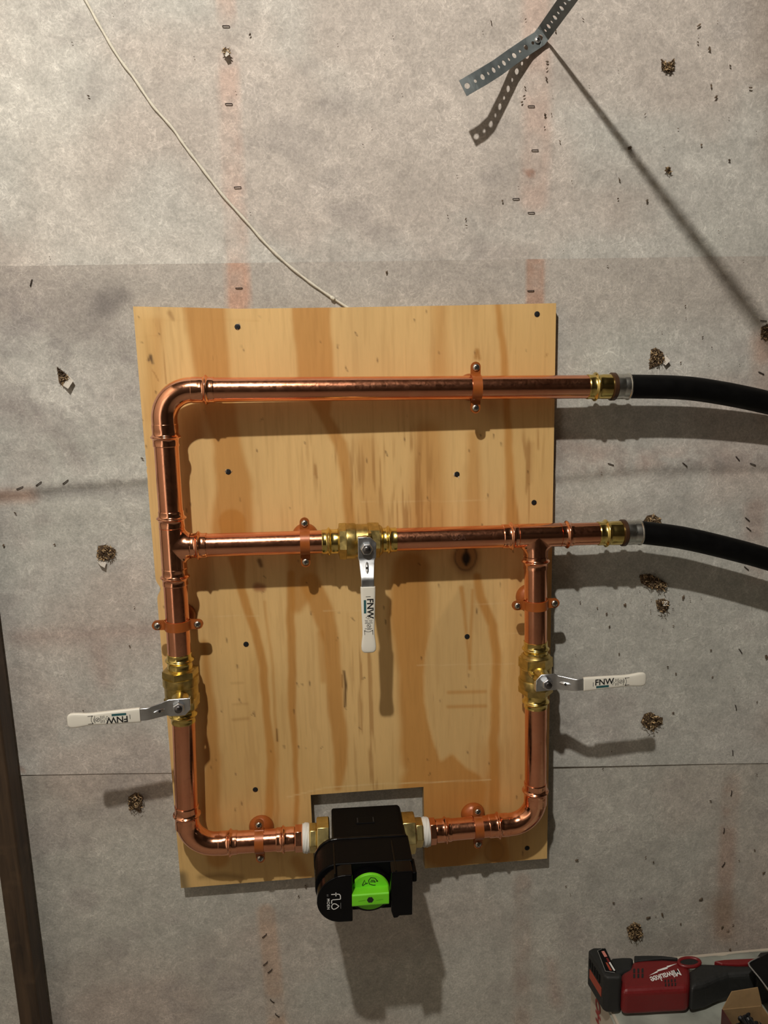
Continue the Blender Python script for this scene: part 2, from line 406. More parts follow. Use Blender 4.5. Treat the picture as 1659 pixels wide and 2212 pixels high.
    if which == 2:
        col = S([(1580, 1690, 18), (1572, 1790, 18), (1560, 2010, 18)], 10, (0.43, 0.28, 0.21), 0.55)
        col = S([(575, 1970, 19), (590, 2110, 20), (600, 2230, 20)], 6, (0.52, 0.345, 0.235), 0.55)
        col = S([(1128, 1900, 18), (1126, 2250, 18)], 12, (0.42, 0.31, 0.25), 0.45)
        col = blend(col, stroke(px, py, [(1190, 2080, 6), (1200, 2160, 10)], 20), (0.40, 0.26, 0.21), 0.5)
        col = blend(col, stroke(px, py, [(1560, 1960, 30), (1565, 2010, 20)], 30), (0.33, 0.24, 0.17), 0.6)
    return np.clip(col, 0.01, 0.9)
Z_seam1 = ZC + 0.137; 
def z_seam2(x): return ZC + np.interp(x, [-1.7, -0.4486, 0.6855, 2.3], [-0.49, -0.5579, -0.6234, -0.72])
def sheet(which, x0, x1, ztop, zbot, lift):
    step = 0.005; nx = int((x1 - x0) / step)
    xs = np.linspace(x0, x1, nx + 1); zt = ztop(xs); zb = zbot(xs); nz = int(np.max(zt - zb) / step)
    s = np.linspace(0, 1, nz + 1)[:, None]; Z = zt[None] * (1 - s) + zb[None] * s; X = np.broadcast_to(xs[None], Z.shape)
    x, z = X.ravel(), Z.ravel(); px, py = px_of(x, np.zeros_like(x), z)
    h = sheet_h(x, z, px, py) + lift(x, z, (np.broadcast_to(s, Z.shape)).ravel())
    V = np.stack([x, -h, z], 1); i = np.arange(nz)[:, None] * (nx + 1) + np.arange(nx)[None]
    Fq = np.stack([i, i + nx + 1, i + nx + 2, i + 1], -1).reshape(-1, 4)
    me = bpy.data.meshes.new('facing_sheet'); me.from_pydata(V.tolist(), [], Fq.tolist()); me.update(); me.shade_smooth()
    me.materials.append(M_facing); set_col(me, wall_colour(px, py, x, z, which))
    return part('facing_sheet', me, wall)
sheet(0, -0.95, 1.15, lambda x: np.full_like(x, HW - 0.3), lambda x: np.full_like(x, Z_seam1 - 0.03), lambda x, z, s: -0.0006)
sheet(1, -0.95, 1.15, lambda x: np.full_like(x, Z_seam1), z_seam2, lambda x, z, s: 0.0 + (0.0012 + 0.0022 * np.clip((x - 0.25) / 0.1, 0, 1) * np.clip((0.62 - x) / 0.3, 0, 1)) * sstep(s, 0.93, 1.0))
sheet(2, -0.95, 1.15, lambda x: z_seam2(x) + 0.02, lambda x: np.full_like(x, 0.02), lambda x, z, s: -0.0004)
def on_wall(px, py, extra=0.0004):
    p = P(px, py, 0.0); q = np.array([p.x]), np.array([p.z]); h = float(sheet_h(q[0], q[1], np.array([px]), np.array([py]))[0]) + 0.001
    return P(px, py, h + extra), h + extra

# staples (parts of the wall), each its own object sharing one mesh
def staple_mesh():
    l = 0.0042; pts = [(-l, 0.0012, 0), (-l * 0.94, 0.0001, 0), (-l * 0.8, -0.0002, 0), (l * 0.8, -0.0002, 0), (l * 0.94, 0.0001, 0), (l, 0.0012, 0)]
    return mesh('staple', *tube(pts, [0.00065] * 6, 6), M_staple)
ms = staple_mesh()
for (sx, sy, a) in [(488, 56, 0), (494, 224, 0), (513, 404, 3), (516, 622, 0), (1148, 229, 0), (1156, 324, 0), (1115, 429, 2), (1148, 459, 0), (1147, 628, 0),
                    (42, 1054, 20), (83, 1045, 35), (141, 1041, 35), (1320, 1003, -20), (1480, 1004, -40), (1594, 991, -50), (1627, 1003, -20), (1615, 1122, -40), (1618, 1143, -40),
                    (1600, 1407, -55), (1590, 1529, -75), (1583, 1627, -85), (1580, 1714, 85), (1564, 1795, 85), (1563, 1868, 60), (1613, 1228, -40), (1645, 806, -25), (1650, 693, -5),
                    (571, 2022, 40), (573, 2082, 40), (583, 2098, 40), (588, 2163, -48), (599, 2194, -48), (67, 611, 70)]:
    p, h = on_wall(sx, sy, 0.0006)
    part('staple', ms, wall, Matrix.Translation(p) @ Matrix.Rotation(-math.radians(a), 4, 'Y'))

# tiny flecks of sawdust and torn fibre stuck to the facing: nobody could count them
fv, ff = [], []
def fleck(px, py, s):
    p, h = on_wall(px, py, 0.0012); a = random.random() * 6.28; n0 = len(fv); k = random.randint(4, 6); el = random.uniform(0.25, 0.8)
    for i in range(k):
        t = 6.283 * i / k + random.uniform(-.3, .3); u, v = math.cos(t) * s * random.uniform(.6, 1), math.sin(t) * s * el * random.uniform(.6, 1)
        fv.append((p.x + u * math.cos(a) - v * math.sin(a), p.y - random.uniform(0, 0.0012), p.z + u * math.sin(a) + v * math.cos(a)))
    fv.append((p.x, p.y - 0.0018 * random.uniform(.5, 1.2), p.z)); c = len(fv) - 1
    for i in range(k): ff.append((n0 + i, n0 + (i + 1) % k, c))
for q in [(1061, 48, 5), (1043, 68, 3), (1135, 42, 3), (1200, 66, 4), (1259, 41, 4), (1182, 134, 4), (1181, 149, 4), (1180, 170, 5), (1134, 189, 5), (1132, 208, 4), (1177, 248, 5), (1191, 246, 4), (1127, 221, 4), (1176, 275, 3),
          (1209, 305, 4), (1510, 55, 9), (1532, 105, 7), (1507, 92, 4), (1577, 142, 5), (1536, 185, 5), (1546, 210, 6), (1621, 190, 6), (1360, 320, 7), (1338, 388, 6), (1443, 366, 6), (1515, 313, 4), (1575, 346, 4), (1393, 247, 4),
          (1464, 278, 3), (1335, 429, 3), (1398, 433, 5), (1235, 391, 3), (1085, 434, 4), (1007, 487, 4), (967, 466, 3), (1006, 473, 4), (1312, 574, 4), (835, 588, 5), (540, 75, 4), (191, 207, 4), (1480, 660, 3), (1517, 728, 3), (1537, 750, 3), (1470, 783, 3),
          (33, 1108, 4), (8, 1178, 5), (118, 1176, 4), (290, 1310, 3), (180, 1535, 3), (1253, 1300, 4), (1290, 1313, 3), (1350, 1306, 6), (1310, 1325, 5), (1316, 1353, 4), (1455, 1352, 5), (1453, 1315, 4), (1475, 1290, 8), (1337, 1412, 4), (1460, 1455, 4), (1442, 1440, 4), (1535, 1404, 4),
          (1539, 1462, 4), (1635, 1516, 4), (1454, 1540, 6), (1302, 1660, 4), (1535, 1730, 6), (1634, 1672, 5), (1394, 1851, 5), (1411, 1862, 5), (1246, 1857, 6), (1514, 1942, 9), (1325, 1950, 6), (1430, 1975, 10), (1400, 1982, 8), (1416, 1978, 4), (1385, 1940, 4), (1470, 1995, 4), (1591, 2036, 5), (1577, 2050, 6),
          (1560, 2002, 8), (1572, 2009, 7), (1583, 1996, 6), (1650, 1885, 8), (1655, 2005, 5), (1630, 1836, 4), (1596, 1858, 4), (1222, 1914, 4), (660, 1915, 6), (645, 1935, 5), (307, 990, 5), (280, 1395, 3), (1655, 1418, 8)]:
    fleck(q[0], q[1], q[2] * 0.00062)
for i in range(150):
    if random.random() < 0.7: x, y = random.uniform(1190, 1655), random.uniform(5, 2040)
    else: x, y = random.uniform(10, 1180), random.uniform(5, 640)
    if random.random() < 0.3: x, y = random.gauss(1420, 60), random.gauss(1290, 40)
    fleck(min(x, 1690), y, random.uniform(0.0005, 0.0012))
tag(part('debris_flecks', mesh('debris_flecks', fv, ff, M_fleck), wall), kind='stuff')

# ------------------------------------------------------------------ tears with fibreglass tufts
def tuft(px, py, poly, label, n=46, depth=0.006, flap=None, golden=0.5, hole=True):
    """poly: outline of the tear in pixels relative to (px, py)"""
    p0, h0 = on_wall(px, py, 0.0); root = thing('insulation_tuft', label, 'insulation', p0, 'insulation tufts poking through the wall facing')
    pts = [on_wall(px + a, py + b, 0.0005)[0] for a, b in poly]
    V = list(pts) + [sum(pts, Vector()) / len(pts)]
    part('torn_hole', mesh('torn_hole', V, [(i, (i + 1) % len(pts), len(pts)) for i in range(len(pts))], M_fluff2), root)
    groups = {0: ([], []), 1: ([], [])}
    xs = [a for a, b in poly]; ys = [b for a, b in poly]; tries = 0; made = 0
    n = int(n * 1.9)
    while made < n and tries < 6000:
        tries += 1
        a, b = random.uniform(min(xs), max(xs)), random.uniform(min(ys), max(ys))
        if not inpoly(np.array([a]), np.array([b]), poly)[0]: continue
        made += 1
        c = P(px + a, py + b, h0 + 0.0008 + random.uniform(0.1, 1) * depth)
        V, Fc = groups[0 if random.random() < golden else 1]
        d = Vector((random.gauss(0, 1), random.gauss(0, 0.45), random.gauss(0, 1))).normalized(); e = d.orthogonal().normalized(); e.rotate(Matrix.Rotation(random.uniform(0, 6.28), 3, d))
        L = random.uniform(0.0022, 0.0062); w = random.uniform(0.0003, 0.0013); n0 = len(V); k = 4
        bend = Vector((random.gauss(0, 1), random.gauss(0, 1), random.gauss(0, 1))) * L * 0.35
        for i in range(k):
            t = i / (k - 1) - 0.5; q = c + d * (t * L) + bend * (t * t * 2); ww = w * (1 - abs(t) * 1.2)
            V += [q + e * ww, q - e * ww]
        for i in range(k - 1): Fc.append((n0 + 2 * i, n0 + 2 * i + 1, n0 + 2 * i + 3, n0 + 2 * i + 2))
    for g, mm, nm in ((0, M_fluff, 'golden_fibres'), (1, M_fluff2, 'dark_fibres')):
        if groups[g][1]:
            tag(part(nm, mesh(nm, *groups[g], mm), root), kind='stuff')
    if flap:
        q = [P(px + a, py + b, h0 + dz) for a, b, dz in flap]; c = sum(q, Vector()) / len(q) + Vector((0, -0.0012, 0))
        part('paper_flap', mesh('paper_flap', q + [c], [(i, (i + 1) % len(q), len(q)) for i in range(len(q))], M_paper, True), root)
    return root
tuft(137, 814, [(-14, -22), (4, -8), (12, 0), (2, 12), (-3, 18), (-10, 12)], 'dark triangular tear with brown fluff left of plywood top, with paper flap', 34, 0.004, [(13, -2, .001), (22, 8, .006), (10, 26, .008), (-2, 18, .002), (2, 12, .001)], 0.4)
tuft(228, 1197, [(-16, -18), (0, -20), (22, -10), (20, 4), (6, 14), (-14, 10), (-20, 6)], 'brown fluff in a shield-shaped tear left of the left copper riser', 60, 0.006, [(-8, 14, .001), (2, 18, .002), (-2, 30, .006), (-12, 24, .007), (-18, 16, .002)], 0.65)
tuft(292, 1734, [(-15, -12), (0, -22), (16, -14), (14, 8), (10, 22), (-2, 14), (-14, 16)], 'shaggy brown fluff tuft below the left valve lever', 70, 0.010, None, 0.6)
tuft(488, 114, [(-7, -8), (7, -10), (8, -2), (2, 6), (-7, 0)], 'small tan fluff plug in a round tear near the top left', 26, 0.007, [(-3, -6, .004), (6, -6, .006), (7, 4, .009), (0, 9, .008), (-5, 2, .005)], 0.7)
tuft(1441, 141, [(-12, -14), (-6, -5), (8, -8), (16, -16), (16, 8), (2, 16), (-12, 8)], 'rust-brown fluff in a tear at upper right of wall', 46, 0.004, None, 0.7)
tuft(1420, 775, [(-14, -20), (-4, -24), (12, -14), (17, 6), (2, 14), (-18, 22)], 'brown fluff in a triangular tear just above the upper black hose', 60, 0.006, [(17, -8, .001), (28, 4, .006), (18, 14, .006), (12, 10, .001)], 0.55)
tuft(1408, 1122, [(-20, 6), (-10, -8), (4, -11), (18, -2), (20, 12), (0, 16), (-18, 14)], 'glinting brown fluff peeking out above the lower black hose', 50, 0.008, None, 0.65)
tuft(1405, 1256, [(-24, -14), (0, -16), (24, -2), (36, 4), (30, 20), (0, 14), (-20, 4)], 'shaded ragged fluff patch below the lower black hose', 90, 0.010, None, 0.45)
tuft(1432, 1307, [(-16, -10), (0, -14), (14, -8), (10, 10), (0, 18), (-12, 8)], 'tan fluff clump hanging under the lower hose shadow', 46, 0.012, [(-2, -8, .008), (10, -9, .010), (9, 1, .012), (0, 2, .010)], 0.55)
tuft(1404, 1556, [(-20, 4), (-12, -14), (2, -18), (16, -8), (28, -6), (26, 8), (12, 16), (8, 24), (-6, 18)], 'glinting golden fluff tuft below the right valve lever', 80, 0.010, None, 0.65)
tuft(1371, 2012, [(-18, -8), (0, -20), (12, -14), (18, 8), (2, 22), (-12, 14)], 'round straw-brown fluff tuft just above the red saw', 80, 0.009, None, 0.7)
tuft(1443, 367, [(-5, -6), (5, -6), (6, 4), (0, 7), (-5, 3)], 'tiny brown fluff speck between strap shadow and right edge', 14, 0.003, None, 0.6)
tuft(1649, 722, [(-4, -16), (14, -24), (20, 8), (4, 14), (-6, 4)], 'pale tan fluff at the right frame edge by a shadow end', 30, 0.006, None, 0.7)

# ------------------------------------------------------------------ plywood board
HB = 0.022
tops = [P(x, y, HB) for x, y in ((287, 662), (400, 664), (513, 667), (740, 664), (1000, 659.5), (1196, 655))]
XL, XR, ZB = -0.2240, 0.3262, ZC - 0.7450
nL, nR, nT = P(671, 1716, HB), P(915, 1701, HB), (P(671, 1716, HB).z + P(915, 1701, HB).z) / 2
def board():
    def seg(a, b, st): return list(np.linspace(a, b, max(2, int(round((b - a) / st)) + 1)))
    xs = seg(XL, nL.x, 0.002)[:-1] + seg(nL.x, nR.x, 0.002)[:-1] + seg(nR.x, XR, 0.002)
    zt0 = ZC + 0.080; zs = seg(ZB, nT, 0.002)[:-1] + seg(nT, zt0, 0.002); zs = zs[::-1]
    xs, zs = np.array(xs), np.array(zs); X, Zg = np.meshgrid(xs, zs)
    zt = np.interp(xs, [t.x for t in tops], [t.z for t in tops])
    wgt = np.clip((Zg - (zt0 - 0.05)) / 0.05, 0, 1); Zg = Zg + wgt * (zt[None] - zt0)
    # slightly ragged right edge / knot bites on the left edge
    px, py = px_of(X, np.full(X.shape, -HB), Zg)
    left = np.clip(1 - np.arange(len(xs)) / 8.0, 0, 1)[None] * np.ones((len(zs), 1))
    bite = left * (0.0055 * np.exp(-((py - 1272) / 12) ** 2) + 0.0012 * np.exp(-((py - 1000) / 40) ** 2) * vnoise(py / 5, py * 0, 5))
    X = X + bite
    x, z = X.ravel(), Zg.ravel(); nx, nz = len(xs), len(zs); px, py = px.ravel(), py.ravel()
    bow = 0.0015 * np.sin(np.clip((z - ZB) / 0.82, 0, 1) * 3.14)
    V = [(a, -HB - 0 * c, b) for a, b, c in zip(x, z, bow)]
    Fq = []; cxm = (xs[:-1] + xs[1:]) / 2; czm = (zs[:-1] + zs[1:]) / 2
    hole = (cxm[None] > nL.x) & (cxm[None] < nR.x) & (czm[:, None] < nT)
    for j in range(nz - 1):
        for i in range(nx - 1):
            if not hole[j, i]: Fq.append((j * nx + i, (j + 1) * nx + i, (j + 1) * nx + i + 1, j * nx + i + 1))
    # drop unused
    n0 = len(V); eds = {}
    for f in Fq:
        for a, b in zip(f, f[1:] + f[:1]):
            if (b, a) in eds: del eds[(b, a)]
            else: eds[(a, b)] = 1
    bmap = {}; nf = len(Fq)
    for (a, b) in eds:
        for q in (a, b):
            if q not in bmap: bmap[q] = len(V); V.append((V[q][0], -0.0045, V[q][2]))
        Fq.append((b, a, bmap[a], bmap[b]))
    me = bpy.data.meshes.new('plywood_panel'); me.from_pydata(V, [], Fq); me.materials.append(M_ply); me.materials.append(M_plyedge)
    mi = np.zeros(len(Fq), np.int32); mi[nf:] = 1; me.polygons.foreach_set('material_index', mi); me.update()
    # colour of the veneer
    pale = np.array((0.690, 0.455, 0.190)); org = np.array((0.465, 0.208, 0.042)); dk = np.array((0.30, 0.135, 0.035))
    col = np.tile(pale, (len(x), 1))
    n = fbm(x * 30 + 7, z * 4 + 3, 51, 4); n2 = fbm(x * 9 + 2, z * 3 + 1, 57, 3)
    col *= (0.93 + 0.14 * n)[:, None]; col = blend(col, sstep(n2, 0.45, 0.7), (0.58, 0.365, 0.135), 0.5)
    gd = sstep(py, 1500, 1900); col = blend(col, gd, (0.56, 0.36, 0.13), 0.5)
    wob = 5 * (fbm(z * 22 + 1, x * 6, 66, 3) - 0.5) * 2; qx = px + wob
    def S(pts, soft, c, k):
        nonlocal col
        col = blend(col, stroke(qx, py, pts, soft), c, k)
    S([(440, 640, 46), (458, 815, 38), (490, 960, 30), (505, 1060, 40), (500, 1140, 45)], 9, org, 0.72)
    S([(672, 640, 42), (682, 815, 39), (700, 900, 12), (735, 960, 14), (748, 1040, 11), (756, 1140, 12)], 6, org, 0.72)
    S([(1073, 640, 6), (1090, 780, 8), (1097, 925, 8), (1104, 1060, 10), (1112, 1150, 16)], 5, org, 0.75)
    S([(950, 640, 14), (950, 800, 18)], 16, org, 0.45)
    S([(925, 940, 30), (925, 1150, 42)], 20, org, 0.55); S([(1022, 940, 12), (1025, 1150, 20)], 10, org, 0.5)
    S([(790, 960, 22), (800, 1150, 30)], 18, org, 0.35)
    S([(340, 700, 14), (330, 900, 14)], 14, org, 0.40); S([(315, 700, 12), (330, 1000, 8)], 20, (0.60, 0.36, 0.12), 0.5)
    S([(500, 1130, 30), (520, 1270, 9), (552, 1366, 9), (566, 1445, 9), (577, 1551, 8), (587, 1644, 10), (581, 1780, 9)], 4, org, 0.80)
    S([(572, 1300, 3), (590, 1480, 3), (600, 1640, 4), (598, 1790, 5)], 3, org, 0.45)
    S([(650, 1180, 30), (655, 1260, 34), (640, 1310, 14)], 9, org, 0.70)
    S([(628, 1240, 8), (627, 1330, 9), (629, 1498, 9), (634, 1578, 7), (641, 1684, 5), (640, 1780, 5)], 4, org, 0.80)
    S([(670, 1260, 22), (700, 1330, 24), (716, 1392, 18), (722, 1498, 18), (733, 1600, 17), (735, 1650, 14), (730, 1700, 8)], 6, org, 0.75)
    S([(690, 1370, 8), (696, 1470, 6)], 6, org, 0.5)
    S([(441, 1390, 7), (452, 1525, 12), (458, 1631, 18), (456, 1760, 18), (470, 1850, 25)], 8, org, 0.70)
    # broad heartwood right of the middle lever, with a pale cathedral inside it
    heart = stroke(qx, py, [(885, 1230, 40), (885, 1330, 45), (893, 1450, 36), (900, 1560, 36), (910, 1640, 45), (960, 1700, 95), (970, 1800, 80)], 12)
    lens = [(1005, 1255), (966, 1307), (928, 1371), (919, 1419), (915, 1458), (918, 1511), (928, 1564), (944, 1618), (950, 1644), (975, 1626), (1005, 1657), (1035, 1672), (1048, 1690), (1054, 1604), (1058, 1498), (1062, 1405), (1050, 1340), (1030, 1262)]
    lens = sum(inpoly(qx + ox, py + oy, lens).astype(float) for ox in (-4, -2, 0, 2, 4) for oy in (-4, 0, 4)) / 15.0
    col = blend(col, heart * (1 - lens), org, 0.80); col = blend(col, lens, (0.60, 0.395, 0.165), 0.9)
    S([(1030, 1245, 8), (1038, 1290, 10), (1064, 1352, 10), (1071, 1419, 10), (1072, 1525, 10), (1067, 1604, 10), (1069, 1737, 12), (1080, 1850, 20)], 5, org, 0.8)
    S([(1060, 1640, 30), (1060, 1850, 40)], 30, org, 0.35); S([(1120, 1250, 18), (1125, 1700, 18), (1110, 1850, 30)], 30, org, 0.4)
    S([(997, 1270, 5), (1004, 1340, 3), (1013, 1445, 2)], 4, org, 0.7); S([(1021, 1275, 3), (1016, 1371, 3), (1012, 1445, 2)], 3, org, 0.6)
    for yy in (1496, 1527):
        S([(968, yy, 3.5), (1050, yy - 2, 3.5)], 3, org, 0.55)
    S([(500, 1476, 2), (524, 1475, 2)], 3, dk, 0.3); S([(502, 1522, 2), (533, 1520, 2)], 3, dk, 0.3); S([(502, 1555, 3), (535, 1552, 3)], 3, dk, 0.35)
    # knots and slits
    kx, ky = px - 1006, (py - 1203) * 0.75; kr = np.hypot(kx, ky) + 6 * (fbm(x * 60, z * 60, 71, 3) - 0.5)
    col = blend(col, 1 - sstep(kr, 16, 42), (0.30, 0.13, 0.035), 0.85); col = blend(col, np.exp(-((kr - 23) / 2.2) ** 2), (0.07, 0.035, 0.018), 0.6)
    col = blend(col, 1 - sstep(np.hypot(px - 1007, (py - 1206) * 0.7), 6, 13), (0.015, 0.01, 0.006), 0.97)
    col = blend(col, stroke(px, py, [(1007, 1180, 3), (1007, 1220, 3)], 3), (0.015, 0.01, 0.006), 0.9)
    kr = np.hypot(px - 1067, (py - 1838) * 0.9)
    col = blend(col, 1 - sstep(kr, 14, 34), org * 0.8, 0.6); col = blend(col, np.exp(-((kr - 20) / 2.5) ** 2), dk, 0.4)
    S([(742, 1450, 2), (745, 1480, 3), (746, 1525, 2)], 2, (0.06, 0.025, 0.01), 0.9); S([(737, 1458, 1), (738, 1485, 1)], 2, dk, 0.8)
    S([(598, 1575, 1.5), (598, 1600, 2)], 2, dk * 0.5, 0.9); S([(560, 1211, 5), (563, 1222, 4)], 3, dk * 0.4, 0.8); S([(555, 1268, 9), (566, 1270, 8)], 5, (0.25, 0.08, 0.03), 0.75)
    S([(320, 778, 3), (324, 768, 3), (328, 785, 2)], 2.5, (0.05, 0.03, 0.02), 0.85); S([(327, 800, 1), (340, 823, 1)], 1.5, dk, 0.7)
    S([(1028, 772, 4), (1030, 757, 4), (1035, 775, 3)], 4, org * 0.8, 0.8); S([(1180, 770, 1), (1183, 764, 1)], 2, dk, .8)
    S([(680, 1025, 2), (678, 1005, 2), (684, 1032, 2)], 3, dk, 0.6); S([(1148, 960, 6), (1145, 1040, 4)], 8, dk, 0.35); S([(1160, 930, 2), (1163, 970, 2)], 4, dk, 0.4)
    S([(345, 662, 1), (352, 760, 1), (356, 830, 1)], 1.2, dk, 0.55)
    S([(280, 690, 1), (560, 692, 1)], 1.5, org, 0.35); S([(280, 728, 1), (340, 726, 1)], 1.5, org, 0.35)
    S([(367, 676, 5), (374, 690, 3)], 4, dk * 0.8, 0.5)
    # saw line and scuffs with their glint painted in as pale strokes, dirty bottom corner, faint pencil lines
    S([(620, 1722, 1), (700, 1702, 1), (800, 1694, 1), (930, 1690, 1), (1060, 1684, 1)], 1.5, (0.72, 0.55, 0.28), 0.6)
    for a, b in (((390, 1332), (560, 1330)), ((700, 1320), (800, 1318)), ((1020, 1305), (1120, 1303)), ((1090, 1368), (1140, 1367)), ((900, 1437), (1110, 1434)), ((780, 1085), (1050, 1081))):
        S([(*a, 0.8), (*b, 0.8)], 1.4, (0.74, 0.56, 0.30), 0.35)
    S([(392, 1893, 10), (400, 1925, 8)], 10, (0.10, 0.085, 0.05), 0.75); S([(430, 1895, 4), (480, 1890, 4), (520, 1895, 3)], 8, (0.16, 0.09, 0.03), 0.6)
    S([(640, 1860, 14), (665, 1900, 12)], 10, org * 0.8, 0.6)
    streak = sstep(fbm(x * 260, z * 14, 91, 3), 0.52, 0.72)
    reg = stroke(px, py, [(790, 1420, 20), (800, 1690, 20)], 30) + stroke(px, py, [(720, 980, 40), (760, 1090, 40)], 50) + stroke(px, py, [(1140, 960, 20), (1130, 1100, 20)], 30) + stroke(px, py, [(860, 1000, 60), (900, 1110, 50)], 50) + 0.25
    col = blend(col, np.clip(streak * reg, 0, 1), dk, 0.58)
    rr = np.random.default_rng(5)
    for _ in range(120):
        a, b = rr.uniform(300, 1180), rr.uniform(670, 1850); L = rr.uniform(2, 10); w_ = rr.uniform(0.7, 1.5)
        S([(a, b, w_), (a + rr.normal() * 2, b + L, w_ * 0.7)], 1.4, (0.08, 0.035, 0.015), 0.75)
    full = np.ones((len(V), 3)) * 0.4; full[:len(x)] = np.clip(col, 0.005, 0.9)
    set_col(me, full)
    return me
brd = thing('plywood_board', 'notched pine plywood backing board screwed to the grey wall', 'board', (0.05, -0.004, ZB))
part('panel', board(), brd)
def screw_meshes(r, dome, mat, rec):
    prof = [(0.0, r), (0.0004, r), (0.0004 + dome * 0.5, r * 0.86), (0.0004 + dome * 0.85, r * 0.55), (0.0004 + dome, r * 0.2)]
    head = sharpen(mesh('screw_head', *lathe_line((0, 0, 0), (0, -1, 0), prof, 20), mat), 50)
    y = -(0.0004 + dome) - 0.00015; a, b = r * 0.55, r * 0.14
    cross = []
    for (dx, dz) in ((a, b), (b, a)):
        cross.append(([(-dx, y, -dz), (dx, y, -dz), (dx, y, dz), (-dx, y, dz)], [(0, 1, 2, 3)]))
    rc = join_meshes('drive_recess', cross, rec, 0)
    return head, rc
bh, br = screw_meshes(0.0037, 0.0003, M_black_screw, M_slot)
def add_screw(parent, p, hd, rc, rot=0.0, name='screw', tilt=None):
    M = Matrix.Translation(p) @ (tilt or Matrix.Identity(4)) @ Matrix.Rotation(rot, 4, 'Y')
    s = part(name, hd, parent, M); part('drive_recess', rc, s, M); return s
for sx, sy in [(513, 706), (1160, 678.5), (493, 1019), (987, 1024.5), (1153.5, 1085.5), (531.5, 1391.5), (1009, 1375), (551.5, 1705.5), (1138.5, 1832)]:
    add_screw(brd, P(sx, sy, HB + 0.0002), bh, br, random.uniform(0, 1.5))
# pale splinters thrown up around a few screws
for sx, sy in [(513, 706), (493, 1019), (987, 1024.5)]:
    V, Fc = [], []
    for k in range(4):
        a = random.uniform(0, 6.28); c = P(sx + 6.5 * math.cos(a), sy + 6.5 * math.sin(a), HB + 0.0006); d = Vector((random.gauss(0, 1), -0.3, random.gauss(0, 1))).normalized() * 0.003
        V += [c - d, c + d, c + Vector((0.0008, -0.001, 0.0008))]; Fc.append((3 * k, 3 * k + 1, 3 * k + 2))
    part('splinters', mesh('splinters', V, Fc, M_paper), brd)['kind'] = 'stuff'

# ------------------------------------------------------------------ copper pipework
RP, HP = 0.0153, 0.065
def A(px, py): return P(px, py, HP)
UL = P(351, 843, 0.064); UR = P(1275, 835.5, 0.055)
LT = P(374, 1180, 0.063); BL = P(406, 1826, 0.058); BR = P(1156, 1776, 0.058)
MR = P(1375, 1150, 0.061); B1 = P(645, 1811, 0.059)
LVb = P(398, 1590, 0.060); RVb = P(1157, 1600, 0.060)
def along(a, b, px=None, py=None):
    lo_, hi = -1.5, 2.5
    for _ in range(50):
        m = (lo_ + hi) / 2; p = a.lerp(b, m); q = px_of(p.x, p.y, p.z); v = (q[0] - px) if px is not None else (q[1] - py)
        e = px_of(*a.lerp(b, 1.0)); s = px_of(*a.lerp(b, 0.0)); inc = (e[0] > s[0]) if px is not None else (e[1] > s[1])
        if (v < 0) == inc: lo_ = m
        else: hi = m
    return a.lerp(b, (lo_ + hi) / 2)
def pipe(a, b, label, ink=None):
    a, b = Vector(a), Vector(b); n = 9
    pts = [a.lerp(b, i / (n - 1)) for i in range(n)]
    me = sharpen(mesh('copper_pipe', *tube(pts, [RP] * n, 48), M_copper), 40)
    t = thing('copper_pipe', label, 'pipe', a.lerp(b, 0.5)); part('tube', me, t)
    return t
def collar(name, root, a, b, bead, mat, r=RP, seg=48, b2=None):
    """press collar from a to b with a rolled bead at distance `bead` from a and hex crimp marks beside it"""
    a, b = Vector(a), Vector(b); L = (b - a).length; ts = sorted(set([0, 0.0004, 0.0012] + [L * i / 26 for i in range(1, 26)] + [L - 0.0012, L - 0.0004, L] + [bead + d * 0.0006 for d in range(-5, 6)]))
    ts = [t for t in ts if 0 <= t <= L]
    prof = []
    for t in ts:
        rr = r * 1.075 + 0.0026 * math.exp(-((t - bead) / 0.0019) ** 2)
        if b2 is not None: rr += 0.0012 * math.exp(-((t - b2) / 0.0016) ** 2)
        if t < 0.0006 or t > L - 0.0006: rr = r * 1.03
        prof.append((t, rr))
    def mod(i, ang):
        t = prof[i][0]; k = math.exp(-((abs(t - bead) - 0.0062) / 0.0028) ** 2)
        return 1 - 0.030 * k * (0.5 - 0.5 * math.cos(6 * ang))
    me = sharpen(mesh(name, *lathe_line(a, b, prof, seg, mod), mat), 60)
    return part(name, me, root)
def elbow(corner, da, db, Rr, a_end, a_bead, b_end, b_bead, label):
    """bend between directions da and db; collars end at distances from the corner"""
    da, db = Vector(da).normalized(), Vector(db).normalized(); corner = Vector(corner)
    c = corner + da * Rr + db * Rr; pts = []
    for i in range(25):
        t = math.pi / 2 * i / 24; pts.append(c - db * (Rr * math.cos(t)) - da * (Rr * math.sin(t)))
    pa0 = corner + da * a_end[0]; pb0 = corner + db * b_end[0]
    pts = [pa0 + da * 0.001] + [pa0] * (a_end[0] > Rr + 0.001) + pts + [pb0] * (b_end[0] > Rr + 0.001) + [pb0 + db * 0.001]
    t = thing('copper_elbow', label, 'pipe elbow', corner)
    part('bend', sharpen(mesh('bend', *tube(pts, [RP * 1.045] * len(pts), 48), M_copper_fit), 60), t)
    collar('press_collar', t, corner + da * a_end[0], corner + da * a_end[1], a_bead - a_end[0], M_copper_fit)
    collar('press_collar', t, corner + db * b_end[0], corner + db * b_end[1], b_bead - b_end[0], M_copper_fit)
    return t
def dist(a, b): return (Vector(a) - Vector(b)).length
uX = (UR - UL).normalized(); uD = (LT - UL).normalized()
def dU(px): return dist(UL, along(UL, UR, px=px))
def dD(py): return dist(UL, along(UL, LT, py=py))
elbow(UL, uX, uD, 0.0355, (dU(413), dU(464)), dU(445), (dD(915), dD(965)), dD(944), 'copper press elbow at the upper left corner of the pipe loop')
